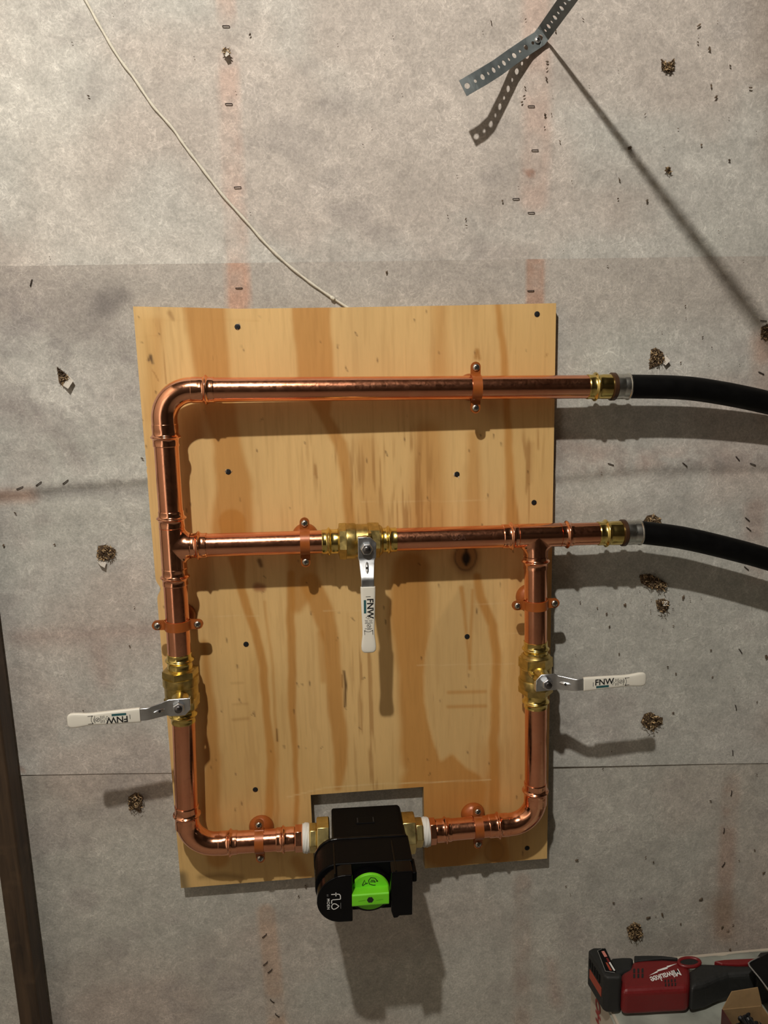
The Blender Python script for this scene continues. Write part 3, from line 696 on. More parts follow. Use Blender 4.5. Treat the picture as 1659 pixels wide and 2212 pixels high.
def dBu(py): return dist(BL, along(BL, LVb, py=py))
def dBx(px): return dist(BL, along(BL, B1, px=px))
elbow(BL, (LVb - BL).normalized(), (B1 - BL).normalized(), 0.040, (dBu(1787), dBu(1738)), dBu(1758), (dBx(473), dBx(514)), dBx(498), 'copper press elbow at the lower left corner of the pipe loop')
B2 = P(930, 1796, 0.059); uBR = (B2 - BR).normalized()
def dRu(py): return dist(BR, along(BR, RVb, py=py))
def dRx(px): return dist(BR, along(BR, B2, px=px))
elbow(BR, (RVb - BR).normalized(), uBR, 0.037, (dRu(1737), dRu(1689)), dRu(1707), (dRx(1099), dRx(1054)), dRx(1076), 'copper press elbow at the lower right corner of the pipe loop')

def tee(c, d_run, e0, e1, d_br, eb, beads, label, body):
    """run from c-d_run*e0 to c+d_run*e1, branch to c+d_br*eb; collars beyond `body` distances"""
    c, d_run, d_br = Vector(c), Vector(d_run).normalized(), Vector(d_br).normalized()
    t = thing('copper_tee', label, 'pipe tee', c); r0 = RP * 1.06
    run = [c - d_run * body[0] + d_run * ((body[0] + body[1]) * i / 12) for i in range(13)]
    l = [tube(run, [r0] * 13, 48)]
    # branch: its foot follows the run's surface and flares along the run like a drawn tee
    sd = d_br.cross(d_run).normalized(); V, Fc = [], []; nr, ns = 18, 48; sgn = r0
    for i in range(nr + 1):
        for k in range(ns):
            ph = 2 * math.pi * k / ns; cu_, sv_ = math.cos(ph), math.sin(ph)
            h0 = r0 * (abs(cu_) ** 1.0) * 0.985 * (1 if abs(cu_) < 0.999 else 1); t_ = (i / nr) ** 1.6; h = h0 + (body[2] - h0) * t_
            tau = min(1.0, (h - h0) / (0.62 * r0)); fl = 0.50 * (1 - math.sqrt(max(0.0, 1 - (1 - tau) ** 2)))
            V.append(c + d_run * (r0 * cu_ * (1 + fl)) + sd * (r0 * sv_ * 0.999) + d_br * h)
    for i in range(nr):
        for k in range(ns):
            k2 = (k + 1) % ns; Fc.append((i * ns + k, i * ns + k2, (i + 1) * ns + k2, (i + 1) * ns + k))
    l.append((V, Fc))
    part('tee_body', join_meshes('tee_body', l, M_copper_fit, 50), t)
    collar('press_collar', t, c - d_run * body[0], c - d_run * e0, beads[0] - body[0], M_copper_fit)
    collar('press_collar', t, c + d_run * body[1], c + d_run * e1, beads[1] - body[1], M_copper_fit)
    collar('press_collar', t, c + d_br * body[2], c + d_br * eb, beads[2] - body[2], M_copper_fit)
    return t
def dLT(py): return dist(LT, along(UL, LT, py=py)) if py < 1180 else dist(LT, along(LT, LVb, py=py))
def dM(px): return dist(LT, along(LT, MR, px=px))
uL = (LVb - UL).normalized(); uM = (MR - LT).normalized()
tee(LT, uL, dLT(1103), dLT(1264), uM, dM(448), (dLT(1119), dLT(1246), dM(429)), 'copper press tee on the left riser, branching to the right', (dLT(1140), dLT(1226), dM(412)))
def dRT(px): return dist(RT, along(LT, MR, px=px))
def dRd(py): return dist(RT, along(RT, RVb, py=py))
RT = along(LT, MR, px=1157); uRd = (RVb - RT).normalized()
tee(RT, uM, dRT(1084), dRT(1236), uRd, dRd(1229), (dRT(1104), dRT(1224), dRd(1212)), 'copper press tee at the right end of the middle pipe, branching down', (dRT(1118), dRT(1208), dRd(1200)))

# straight lengths
e = 0.0005
def Ld(py, seg=None): return along(UL, LT, py=py) if py < 1180 else along(LT, LVb, py=py)
pipe(along(UL, UR, px=462), along(UL, UR, px=1270), 'long shiny horizontal copper pipe along the top of the board')
pipe(Ld(963), Ld(1106), 'short vertical copper pipe between upper left elbow and left tee')
pipe(Ld(1262), Ld(1434), 'vertical copper pipe on the left between tee and brass valve')
LV2 = BL.lerp(LVb, 1.0)
def Lb(py): return along(LVb, BL, py=py)
pipe(Lb(1540), Lb(1740), 'vertical copper pipe between left brass valve and lower left elbow')
pipe(along(LT, MR, px=446), along(LT, MR, px=700), 'horizontal copper pipe from the left tee to the middle valve')
pipe(along(LT, MR, px=854), along(LT, MR, px=1087), 'horizontal copper pipe with faint print between middle valve and right tee')
pipe(along(LT, MR, px=1234), along(LT, MR, px=1295), 'short copper stub between the right tee and lower hose coupling')
def Rd(py): return along(RT, RVb, py=py)
pipe(Rd(1227), Rd(1388), 'vertical copper pipe on the right between tee and brass valve')
def Rb(py): return along(RVb, BR, py=py)
pipe(Rb(1512), Rb(1692), 'vertical copper pipe between right brass valve and lower right elbow')
def Bl(px): return along(BL, B1, px=px)
def Brr(px): return along(BR, B2, px=px)
pipe(Bl(512), Bl(600), 'short horizontal copper pipe at bottom left under a dome clamp')
pipe(Brr(972), Brr(1056), 'short horizontal copper pipe at bottom right under a dome clamp')

# lettering helper ----------------------------------------------------------
def text_mesh(s, size, mat, bold=0.0, extrude=0.0002, align='LEFT', shear=0.0, spacing=1.0):
    cu = bpy.data.curves.new('lettering', 'FONT'); cu.body = s; cu.size = size; cu.offset = bold; cu.extrude = extrude; cu.align_x = align; cu.align_y = 'CENTER'; cu.shear = shear; cu.space_character = spacing
    o = bpy.data.objects.new('lettering_tmp', cu); C.objects.link(o)
    dg = bpy.context.evaluated_depsgraph_get(); me = bpy.data.meshes.new_from_object(o.evaluated_get(dg)); bpy.data.objects.remove(o)
    me.materials.clear(); me.materials.append(mat); return me
def basis(o, x, y, z):
    m = Matrix.Identity(4)
    for i in range(3): m[i][0], m[i][1], m[i][2], m[i][3] = x[i], y[i], z[i], o[i]
    return m
pr = [o for o in C.objects if o.name.startswith('copper_pipe') and 'faint print' in o.get('label', '')][0]
p = along(LT, MR, px=972); nrm = (Vector((0, -D, ZC)) - p).normalized(); nrm = (nrm - uM * nrm.dot(uM)).normalized()
M_stamp = simple('stamped_ink', (0.10, 0.045, 0.03), 0.4, 0.6, 0.1, 300)
part('lettering', text_mesh('USA', 0.010, M_stamp, 0.0001), pr, basis(p + nrm * (RP + 0.0002), uM, nrm.cross(uM), nrm))

# ------------------------------------------------------------------ pipe clamps
sh, sr = screw_meshes(0.0048, 0.0022, M_screwhead, M_slot)
def strap_half(w, r, th, sgn, ear=0.0175):
    """half ring in local coords: x along pipe, y = side, z = out; sgn +1 front half, -1 back half"""
    st = []                                     # (side, out, halfwidth)
    for i in range(7):
        s = ear - ear * 0.36 * (i / 6); d = s - (ear - w / 2); hw = w / 2 * math.sqrt(max(0.02, 1 - max(0, d / (w / 2)) ** 2)); st.append((r + s, 0.0008, hw))
    st.append((r + 0.002, 0.0008, w / 2))
    for i in range(25):
        a = math.pi * (0.06 + 0.88 * i / 24); st.append((r * math.cos(a), max(0.0008, r * math.sin(a)), w / 2))
    st.append((-(r + 0.002), 0.0008, w / 2))
    for i in range(7):
        s = ear * 0.64 + ear * 0.36 * (i / 6); d = s - (ear - w / 2); hw = w / 2 * math.sqrt(max(0.02, 1 - max(0, d / (w / 2)) ** 2)); st.append((-(r + s), 0.0008, hw))
    V, Fc = [], []; n = len(st)
    for k, (s, o, hw) in enumerate(st):
        a = st[max(0, k - 1)]; b = st[min(n - 1, k + 1)]; ts, to = b[0] - a[0], b[1] - a[1]; L = math.hypot(ts, to); nn = (to / L, -ts / L)
        if nn[1] < 0 and abs(s) > r: nn = (-nn[0], -nn[1])
        if nn[0] * s + nn[1] * o < 0: nn = (-nn[0], -nn[1])
        for off in (0, th):
            for x in (-hw, hw): V.append((x, s + nn[0] * off, sgn * (o + nn[1] * off)))
    for k in range(n - 1):
        a, b = 4 * k, 4 * k + 4
        Fc += [(a, a + 1, b + 1, b), (a + 2, b + 2, b + 3, a + 3), (a, b, b + 2, a + 2), (a + 1, a + 3, b + 3, b + 1)]
    Fc += [(0, 2, 3, 1), (4 * n - 4, 4 * n - 3, 4 * n - 1, 4 * n - 2)]
    return V, Fc
me_front = sharpen(mesh('strap_half', *strap_half(0.0125, RP + 0.0003, 0.0014, 1), M_clamp), 35)
me_back = sharpen(mesh('strap_half', *strap_half(0.0125, RP + 0.0003, 0.0014, -1), M_clamp), 35)
def bell(stand):
    dz = stand - RP - 0.0003
    return sharpen(mesh('bell_base', *lathe_line((0, 0, -stand), (0, 0, 1), [(0, 0.0172), (0.0015, 0.0180), (0.005, 0.0174), (0.008, 0.0156), (0.0110, 0.0120), (0.0128, 0.0080), (0.0140, 0.0055), (max(0.0145, dz * 0.8), 0.005), (max(0.016, dz - 0.001), 0.005)], 36), M_clamp), 50)
def clamp(c, axis, label, flip=1, sc=(1, 1), shift=0.0):
    axis = Vector(axis).normalized(); out = Vector((0, -1, 0)); side = out.cross(axis).normalized()
    Mx = basis(c, axis, side, out); t = thing('pipe_clamp', label, 'pipe clamp', Vector((c.x, -HB, c.z)), 'copper coated bell clamps holding the pipes')
    part('strap_half', me_front, t, Mx); part('strap_half', me_back, t, Mx); part('bell_base', bell(-c.y - HB), t, Mx)
    for s in (1, -1):
        add_screw(t, c + side * (s * (RP + 0.0105)) + out * 0.0024, sh, sr, random.uniform(0, 1.5))
    return t
clamp(along(UL, UR, px=1027), uX, 'copper clamp on the long top pipe near the board right edge')
clamp(along(LT, MR, px=659), uM, 'copper clamp on the middle pipe left of the middle valve')
clamp(Ld(1349), uL, 'copper clamp on the left riser above the left valve')
clamp(Rd(1305), uRd, 'copper clamp on the right riser below the right tee')
clamp(Bl(561), (B1 - BL).normalized(), 'copper clamp with domed base on the bottom left pipe')
clamp(Brr(1032), -uBR, 'copper clamp with domed base on the bottom right pipe')

# ------------------------------------------------------------------ ball valves (local frame: u lever, v along pipe, w out)
def valve(c, u, v, roll, label, group=None):
    u, v = Vector(u).normalized(), Vector(v).normalized(); w = u.cross(v).normalized(); u = v.cross(w)
    rot = Matrix.Rotation(roll, 4, v); u, w = rot @ u, rot @ w
    Mx = basis(c, u, v, w)                       # local x=u, y=v, z=w
    t = thing('ball_valve', label, 'valve', c, group)
    # cast body: lathe along local y with hexagonal wrench flats
    def lat(prof, mod=None, seg=48): return lathe_line((0, prof[0][0], 0), (0, 1, 0), [(a - prof[0][0], b) for a, b in prof], seg, mod)
    def hexr(i, a): # circle -> hexagon
        q = (a + math.pi / 6) % (math.pi / 3) - math.pi / 6; return 1 / math.cos(q) * 0.93
    body = [lat([(-0.0240, 0.0225), (-0.0238, 0.0236), (-0.0130, 0.0240), (-0.0112, 0.0232), (-0.0110, 0.0222), (0.0045, 0.0222), (0.0055, 0.0212)]),
            lat([(-0.0335, 0.0200), (-0.0328, 0.0222), (-0.0242, 0.0226), (-0.0238, 0.0215)], hexr, 48),
            lat([(0.0050, 0.0215), (0.0056, 0.0222), (0.0195, 0.0218), (0.0205, 0.0200)], hexr, 48),
            lat([(0.0200, 0.0205), (0.0215, 0.0203), (0.0240, 0.0180), (0.0245, 0.0172)]),
            lat([(-0.0345, 0.0172), (-0.0332, 0.0195), (-0.0330, 0.0200)])]
    part('valve_body', join_meshes('valve_body', body, M_brass_cast, 30), t, Mx)
    # stop pin and stem tower
    tower = lathe_line((0, 0, 0.017), (0, 0, 1), [(0, 0.0115), (0.009, 0.0108), (0.0115, 0.0092), (0.0220, 0.0086), (0.0225, 0.0066), (0.0285, 0.0062)], 32)
    pin = box((-0.0165, 0.003, 0.018), (-0.0125, 0.0075, 0.0325))
    part('stem_tower', join_meshes('stem_tower', [tower, pin], M_brass_nut, 35), t, Mx)
    # collars need world coordinates
    for a, b, bead in ((-0.0340, -0.0560, 0.0125), (0.0240, 0.0430, 0.0080)):
        pa, pb = Mx @ Vector((0, a, 0)), Mx @ Vector((0, b, 0)); collar('press_collar', t, pa, pb, bead, M_brass, RP)
    # lever plate: strip bent outwards, chamfered corner, with hole stamped slot
    zt = 0.0465; th = 0.0026
    L = bpy.data.objects.new('lever', None); put(L, t, Mx)
    prof = [(-0.0145, zt, -0.0110, 0.0048), (-0.0070, zt, -0.0110, 0.0125), (0.0120, zt, -0.0110, 0.0120), (0.0130, zt + 0.0002, -0.0108, 0.0112), (0.0155, zt + 0.0010, -0.0100, 0.0100), (0.0330, zt + 0.0125, -0.0088, 0.0082), (0.0360, zt + 0.0140, -0.0085, 0.0081), (0.0385, zt + 0.0145, -0.0084, 0.0081), (0.0480, zt + 0.0145, -0.0084, 0.0081)]
    V, Fc = [], []
    for (a, z, y0, y1) in prof: V += [(a, y0, z), (a, y1, z), (a, y0, z - th), (a, y1, z - th)]
    for k in range(len(prof) - 1):
        a, b = 4 * k, 4 * k + 4; Fc += [(a, b, b + 1, a + 1), (a + 2, a + 3, b + 3, b + 2), (a, a + 2, b + 2, b), (a + 1, b + 1, b + 3, a + 3)]
    n = 4 * len(prof); Fc += [(0, 1, 3, 2), (n - 4, n - 2, n - 1, n - 3)]
    # bent-down tab behind the stem
    tab = prism([(-0.0147, -0.0110, zt), (-0.0147, 0.0010, zt), (-0.0147, 0.0010, zt - 0.0085), (-0.0147, -0.0110, zt - 0.0085)], (0.0024, 0, 0))
    me = join_meshes('lever_plate', [(V, Fc), tab], M_steel, 30); o = part('lever_plate', me, L, Mx, 0.0007, 2, 50); o['label'] = 'bent bright steel lever plate'
    # stamped oval rib and hole on the sloped part
    def slope(a): return zt + 0.0010 + (a - 0.0155) * 0.0115 / 0.0175
    rib = tube([(a, -0.0002, slope(a) + 0.0001) for a in (0.0170, 0.0185, 0.0225, 0.0275, 0.0300)], [0.0006, 0.0019, 0.0022, 0.0019, 0.0006], 14)
    hole = lathe_line((0.0235, -0.0002, slope(0.0235) + 0.0016), (0.0235 - 0.47, -0.0002, slope(0.0235) + 0.88), [(0, 0.0017), (0.0011, 0.0017)], 16)
    part('stamped_rib', sharpen(mesh('stamped_rib', *rib, M_steel), 50), L, Mx); part('rivet_hole', mesh('rivet_hole', *hole, M_slot), L, Mx)
    # nut and threaded stem end
    nutm = lathe_line((0, 0, zt), (0, 0, 1), [(0, 0.0078), (0.0055, 0.0078), (0.0066, 0.0070)], 6)
    part('lock_nut', sharpen(mesh('lock_nut', *nutm, M_steel), 25), L, Mx, 0.0004, 2, 20)
    stem = lathe_line((0, 0, zt + 0.004), (0, 0, 1), [(0, 0.0046), (0.0035, 0.0046), (0.0036, 0.0041), (0.0044, 0.0046), (0.0045, 0.0041), (0.0052, 0.0046), (0.0060, 0.0036)], 24)
    part('threaded_stem', sharpen(mesh('threaded_stem', *stem, simple('dark_steel', (0.16, 0.15, 0.15), 0.3, 1.0)), 40), L, Mx)
    # vinyl grip
    zg = zt + 0.0145 - th / 2; V, Fc = [], []; seg = 24
    gs = [(0.0462, 0.0090, 0.0028), (0.0464, 0.0094, 0.0031), (0.0500, 0.0095, 0.0032), (0.0700, 0.0089, 0.0033), (0.0900, 0.0082, 0.0034), (0.1020, 0.0077, 0.0034), (0.1100, 0.0079, 0.0033), (0.1180, 0.0089, 0.0032), (0.1245, 0.0095, 0.0031), (0.1290, 0.0093, 0.0029), (0.1315, 0.0080, 0.0026), (0.1328, 0.0062, 0.0021), (0.1333, 0.0040, 0.0012)]
    for (a, hw, hz) in gs:
        for k in range(seg):
            q = 2 * math.pi * k / seg; cc, ss = math.cos(q), math.sin(q)
            V.append((a, hw * math.copysign(abs(cc) ** 0.45, cc), zg + hz * math.copysign(abs(ss) ** 0.45, ss)))
    for i in range(len(gs) - 1):
        for k in range(seg): k2 = (k + 1) % seg; Fc.append((i * seg + k, i * seg + k2, (i + 1) * seg + k2, (i + 1) * seg + k))
    Fc += [tuple(range(seg)), tuple(range((len(gs) - 1) * seg, len(gs) * seg))]
    g = part('grip', sharpen(mesh('grip', V, Fc, M_vinyl), 45), L, Mx); g['label'] = 'white vinyl grip with black printing'
    # print, written along the lever (x = u, y = v)
    zf = zg + 0.00345
    part('lettering', text_mesh('FNW', 0.0115, M_ink, 0.00020, 0.0001, spacing=1.0), L, Mx @ Matrix.Translation((0.0605, 0.0020, zf)))
    def deco(strokes, w, mat): return tag(part('print_marks', join_meshes('print_marks', [ribbon([(a, b, zf) for a, b in s], w, (0, 0, 1), cl) for s, cl in strokes], mat, 0), L, Mx), kind='stuff')
    deco([([(0.0625, -0.0042), (0.0800, -0.0042)], False)], 0.0030, M_teal)
    deco([([(0.0582, -0.0030), (0.0582, 0.0030)], False)] +
         [([(0.0835, 0.0), (0.0855, 0.0035), (0.0875, 0.0), (0.0855, -0.0035)], True), ([(0.0850, 0.0), (0.0862, 0.0)], False)] +
         [([(0.0893, 0.0050), (0.0893, 0.0006)], False), ([(0.0893, -0.0008), (0.0893, -0.0046)], False), ([(0.0912, 0.0046), (0.0912, 0.0010)], False), ([(0.0912, -0.0004), (0.0912, -0.0042)], False), ([(0.0930, 0.0052), (0.0930, -0.0046)], False)] +
         [([(0.0967 + 0.0024 * math.cos(k * 0.5236), 0.0004 + 0.0024 * math.sin(k * 0.5236)) for k in range(12)], True), ([(0.0954, -0.0010), (0.0968, 0.0010), (0.0966, -0.0004), (0.0980, 0.0018)], False)] +
         [([(0.1003, 0.0046), (0.1003, -0.0050)], False), ([(0.1014, 0.0030), (0.1014, -0.0018)], False)] +
         [([(0.1030, 0.0048), (0.1042, 0.0020), (0.1046, 0.0), (0.1042, -0.0024), (0.1030, -0.0050)], False), ([(0.1030, 0.0050), (0.1085, 0.0052)], False), ([(0.1030, -0.0052), (0.1085, -0.0050)], False)], 0.0006, M_ink)
    deco([([(0.1024, 0.0050), (0.1036, 0.0046)], False), ([(0.1024, -0.0050), (0.1036, -0.0050)], False)], 0.0014, M_ink)
    return t
cM = along(LT, MR, px=786.5); valve(cM, -Vector((0, 0, 1)) , uM, 0.0, 'brass ball valve on the middle pipe, white lever hanging down', 'brass ball valves with white levers')
cL = along(LT, LVb, py=1495); valve(cL, Vector((-1, 0, 0)), uL, math.radians(-5), 'brass ball valve on the left riser, white lever pointing left', 'brass ball valves with white levers')
cR = along(RT, RVb, py=1447); valve(cR, Vector((1, 0, 0)), -uRd, math.radians(2), 'brass ball valve on the right riser, white lever pointing right', 'brass ball valves with white levers')

# ------------------------------------------------------------------ male adapters with white tape
def adapter(p_pipe, p_col0, p_bead, p_col1, p_hex1, p_tape1, label):
    t = thing('copper_adapter', label, 'pipe adapter', p_col1); a, b = Vector(p_col0), Vector(p_col1)
    collar('press_collar', t, b, a, dist(b, p_bead), M_copper_fit)
    part('hex_collar', sharpen(mesh('hex_collar', *lathe_line(p_col1, p_hex1, [(0, 0.0165), (0.0006, 0.0186), (dist(p_col1, p_hex1) - 0.0006, 0.0186), (dist(p_col1, p_hex1), 0.0170)], 6), M_copper_fit), 25), t, None, 0.0006, 2, 20)
    L = dist(p_hex1, p_tape1); prof = [(L * i / 18, 0.0192 + 0.0005 * (i % 2) + 0.0014 * (1 - abs(i / 9 - 1))) for i in range(19)]
    part('thread_tape', mesh('thread_tape', *lathe_line(p_hex1, p_tape1, prof, 28, lambda i, q: 1 + 0.018 * math.sin(5 * q + i * 0.9)), M_tape, True), t)['label'] = 'ragged white thread tape wrap'
    return t
adapter(None, Bl(597), Bl(612), Bl(637), Bl(654), Bl(669), 'copper male adapter with white tape left of the black monitor')
adapter(None, Brr(974), Brr(962), Brr(941), Brr(927), Brr(910), 'copper male adapter with white tape right of the black monitor')

# ------------------------------------------------------------------ water shutoff monitor
Oax = P(793, 1803, HP); axd = (P(940, 1796, HP) - P(654, 1811, HP)).normalized(); ey = Vector((0, -1, 0)); ez = (-ey).cross(axd) * -1
ez = axd.cross(-ey); 
if ez.z < 0: ez = -ez
MD = basis(Oax, axd, ey, ez)                     # local mm-ish frame: x along pipe, y out, z up
dev = thing('water_monitor', 'black water shutoff monitor with green knob hung under the notch', 'water monitor', Oax)
def mm(pts): return [Vector(p) * 0.001 for p in pts]
def dprism(name, pts_xz, y0, y1, mat, parent, bev=1.5, segs=3, ang=30, label=None):
    """outline in local x,z (mm) extruded from y0 to y1 (mm)"""
    v, f = prism(mm([(x, y0, z) for x, z in pts_xz]), Vector((0, (y1 - y0) * 0.001, 0)))
    o = part(name, mesh(name, v, f, mat), parent, MD, bev * 0.001, segs, ang)
    if label: o['label'] = label
    return o
# rear body block
dprism('rear_body', [(-50, 30), (46, 31), (50, 26), (50, -34), (-50, -34)], -24, 53, M_black, dev, 3)
dprism('latch_step', [(-17, 31.4), (10, 31.4), (10, 29), (-17, 29)], 6, 20, M_black, dev, 0.6)
for x in (-15, 7): dprism('latch_slot', [(x, 32.2), (x + 1.5, 32.2), (x + 1.5, 29), (x, 29)], 8, 19, M_slot, dev, 0)
# D-shaped front housing (rounded on the left)
def Dprof(x0, x1, zt, zb, rl_t, rl_b):
    pts = []
    for i in range(13):
        a = math.pi / 2 + math.pi / 2 * i / 12; pts.append((x0 + rl_t + rl_t * math.cos(a), zt - rl_t + rl_t * math.sin(a)))
    for i in range(13):
        a = math.pi + math.pi / 2 * i / 12; pts.append((x0 + rl_b + rl_b * math.cos(a), zb + rl_b + rl_b * math.sin(a)))
    return pts + [(x1, zb), (x1, zt)]
YR, YF = 105, 127                                 # recessed and front faces
dprism('housing', Dprof(-74, 52, 30, -38, 30, 34), 50, YR, M_black, dev, 2.0, 3, 40)
dprism('housing_flange', Dprof(-75.5, 50, 31.5, -39, 31, 34), 49, 54, M_gloss, dev, 1.5, 3, 40)
dprism('front_lobe', Dprof(-72, -27, 29, -37, 36, 30), YR - 1, YF, M_gloss, dev, 1.6, 3, 40)
dprism('front_lobe', [(22, 29.5), (49, 29.5), (49, -33), (32, -33), (30.5, -35.5), (25, -36), (22, -26), (21, 8)], YR - 1, YF, M_gloss, dev, 1.4, 3, 30)
dprism('side_lug', [(48, 24), (55, 24), (55, 10), (48, 10)], 92, 122, M_black, dev, 2)
for x in (-50, 27):
    dprism('top_rib', [(x, 31.2), (x + 2.2, 31.2), (x + 2.2, 26), (x, 26)], 62, YF - 1, M_gloss, dev, 0.7)
kc_ = Vector((-4, 0, -7)) * 0.001
disc = lathe_line(kc_ + Vector((0, 0.104, 0)), kc_ + Vector((0, 0.2, 0)), [(0, 0.0305), (0.0045, 0.0305), (0.0052, 0.0290)], 48)
part('knob_bezel', sharpen(mesh('knob_bezel', *disc, M_gloss), 40), dev, MD)
# green override knob: disc + thick grip bar
kn = bpy.data.objects.new('knob', None); put(kn, dev, MD); kn['label'] = 'lime green manual override knob'
dsk = lathe_line(kc_ + Vector((0, 0.107, 0)), kc_ + Vector((0, 0.2, 0)), [(0, 0.0255), (0.0052, 0.0255), (0.0062, 0.0247)], 48)
part('knob_disc', sharpen(mesh('knob_disc', *dsk, M_green), 40), kn, MD)
bar_prof = [(111, 1.0), (128.6, 3.2), (130, 2.0), (130, -12), (128.5, -14), (111, -17)]
v, f = prism(mm([(-28, y, z - 0.5) for y, z in bar_prof]), Vector((0.047, 0, 0.0008)))
part('grip_bar', mesh('grip_bar', v, f, M_green), kn, MD, 0.0009, 2, 20)
hx = [(-5 + 4.4 * math.cos(math.pi / 3 * i), 130.2, -5 + 4.4 * math.sin(math.pi / 3 * i)) for i in range(6)]
part('hex_socket', mesh('hex_socket', mm(hx), [tuple(range(6))], M_slot), kn, MD)
M_gdark = simple('green_engraved', (0.12, 0.48, 0.014), 0.5)
for x0_, x1_ in ((-20, -11), (2.5, 11)):
    part('engraved_mark', mesh('engraved_mark', *ribbon(mm([(x0_, 130.25, -6), (x1_, 130.25, -5)]), 0.0008, (0, 1, 0)), M_gdark), kn, MD)
# small drawn icon on the disc: drop and hand
yk = 113.4
ic = [[(-11, -4), (-8, 3), (-6.5, -2), (-10.5, -5), (-11, -4)], [(-6, -3), (-5, -1), (-4, -2.5)], [(9, 0), (5, 5), (0, 6), (-3, 2), (-2, -3), (3, -5), (6, -5)], [(0, 2), (4, 2), (5, 0)], [(-1, 0), (3, 0), (6, -1)], [(9, 0), (6.5, 0.8)]]
tag(part('icon', join_meshes('icon', [ribbon(mm([(x - 3, yk, z + 8) for x, z in s]), 0.0011, (0, 1, 0)) for s in ic], M_ink, 0), kn, MD), kind='stuff')
# brand print, read from top to bottom (letters' tops point right)
yf = YF + 0.25
def plane_pts(s, k=0.084): # strokes measured on an enlarged crop of the photograph: (x right, y down)
    return mm([((x - 440) * k - 48.0, yf, -(y - 635) * k * 1.27 - 6.0) for x, y in s])
lg = [([(370, 545), (470, 545), (490, 548), (504, 562), (507, 580), (507, 610), (500, 614), (390, 616), (376, 624), (374, 665)], False),
      ([(440, 522), (440, 572)], False),
      ([(484, 704), (460, 688), (435, 672), (405, 668), (382, 682), (374, 704), (380, 728), (402, 742), (430, 738), (460, 722)], True)]
tag(part('lettering', join_meshes('lettering', [ribbon(plane_pts(s), 0.0011, (0, 1, 0), c) for s, c in lg], M_white_ink, 0), dev, MD), kind='stuff')
part('lettering', mesh('lettering', *ribbon(plane_pts([(510, 660), (510, 738)]), 0.0006, (0, 1, 0)), M_grey_ink), dev, MD)
rotdn = basis(Vector(), Vector((0, 0, -1)), Vector((1, 0, 0)), Vector((0, 1, 0)))
c1 = plane_pts([(324, 596)])[0]; part('lettering', text_mesh('MOEN', 0.0050, M_white_ink, 0.00004, 0.00005, spacing=1.15), dev, MD @ Matrix.Translation(c1) @ rotdn)
c2 = plane_pts([(314, 540)])[0]; part('lettering', text_mesh('BY', 0.0030, M_grey_ink, 0.0, 0.00005), dev, MD @ Matrix.Translation(c2) @ rotdn)
# brass unions each side
def nut(px0, px1, r, n, name, mat, fn):
    a, b = fn(px0), fn(px1); L = dist(a, b)
    part(name, sharpen(mesh(name, *lathe_line(a, b, [(0, r * 0.93), (0.0012, r), (L - 0.0012, r), (L, r * 0.93)], n), mat), 25), dev, None, 0.0007, 2, 15)
def AX(px):
    return along(P(654, 1811, HP), P(940, 1796, HP), px=px)
nut(668, 685, 0.0200, 6, 'brass_nipple', M_brass_nut, AX); nut(684, 712, 0.0275, 6, 'union_nut', M_brass_nut, AX)
nut(912, 895, 0.0205, 6, 'brass_nipple', M_brass_nut, AX); nut(896, 866, 0.0285, 6, 'union_nut', M_brass_nut, AX)

# ------------------------------------------------------------------ hose couplings and hoses
def coupling(a, b, pxs, label):
    """pxs: start, bead, brass end, ring end, sleeve end along a-b"""
    q = [along(a, b, px=x) for x in pxs]; t = thing('hose_coupling', label, 'hose coupling', q[0])
    collar('brass_collar', t, q[0], q[2], dist(q[0], q[1]), M_brass, RP)
    u = (q[4] - q[0]).normalized(); L = dist(q[2], q[3])
    part('press_ring', sharpen(mesh('press_ring', *lathe_line(q[2], q[3], [(0, 0.0168), (0.0008, 0.0184), (L - 0.0008, 0.0184), (L, 0.0168)], 40), M_ring), 40), t)['label'] = 'dark brown plastic ring'
    L = dist(q[3], q[4])
    part('crimp_sleeve', sharpen(mesh('crimp_sleeve', *lathe_line(q[3], q[4], [(0, 0.0160), (0.0005, 0.0168), (L * 0.45, 0.0166), (L * 0.5, 0.0163), (L * 0.55, 0.0166), (L - 0.002, 0.0168), (L - 0.0012, 0.0178), (L, 0.0178), (L, 0.0160)], 40), M_alu), 40), t)['label'] = 'silver crimp sleeve'
    hp_ = along(a, b, px=(pxs[3] + pxs[4]) / 2); nn = (Vector((0, -D, ZC)) - hp_).normalized(); nn = (nn - u * nn.dot(u)).normalized()
    v = hp_ + nn * 0.01645; part('sight_hole', mesh('sight_hole', *lathe_line(v, v + nn, [(0, 0.0011), (0.0003, 0.0011)], 12), M_slot), t)
    return q[4]
h1 = coupling(UL, UR, (1267, 1285, 1318, 1328, 1357), 'brass and steel hose coupling at the end of the top pipe')
h2 = coupling(LT, MR, (1290, 1308, 1341, 1350, 1382), 'brass and steel hose coupling right of the right tee')
def hose(start, ctrl, label):
    pts = [start - (ctrl[0] - start).normalized() * 0.001, start] + ctrl; out = []
    n = len(pts)
    for i in range(n - 1):
        p0, p1, p2, p3 = pts[max(0, i - 1)], pts[i], pts[i + 1], pts[min(n - 1, i + 2)]
        for k in range(8):
            t = k / 8; out.append(0.5 * ((2 * p1) + (p2 - p0) * t + (2 * p0 - 5 * p1 + 4 * p2 - p3) * t * t + (3 * p1 - p0 - 3 * p2 + p3) * t ** 3))
    out.append(pts[-1]); me = sharpen(mesh('rubber_hose', *tube(out, [0.0157] * len(out), 32), M_rubber), 60)
    o = part('rubber_hose', me); tag(o, label, 'hose'); return o
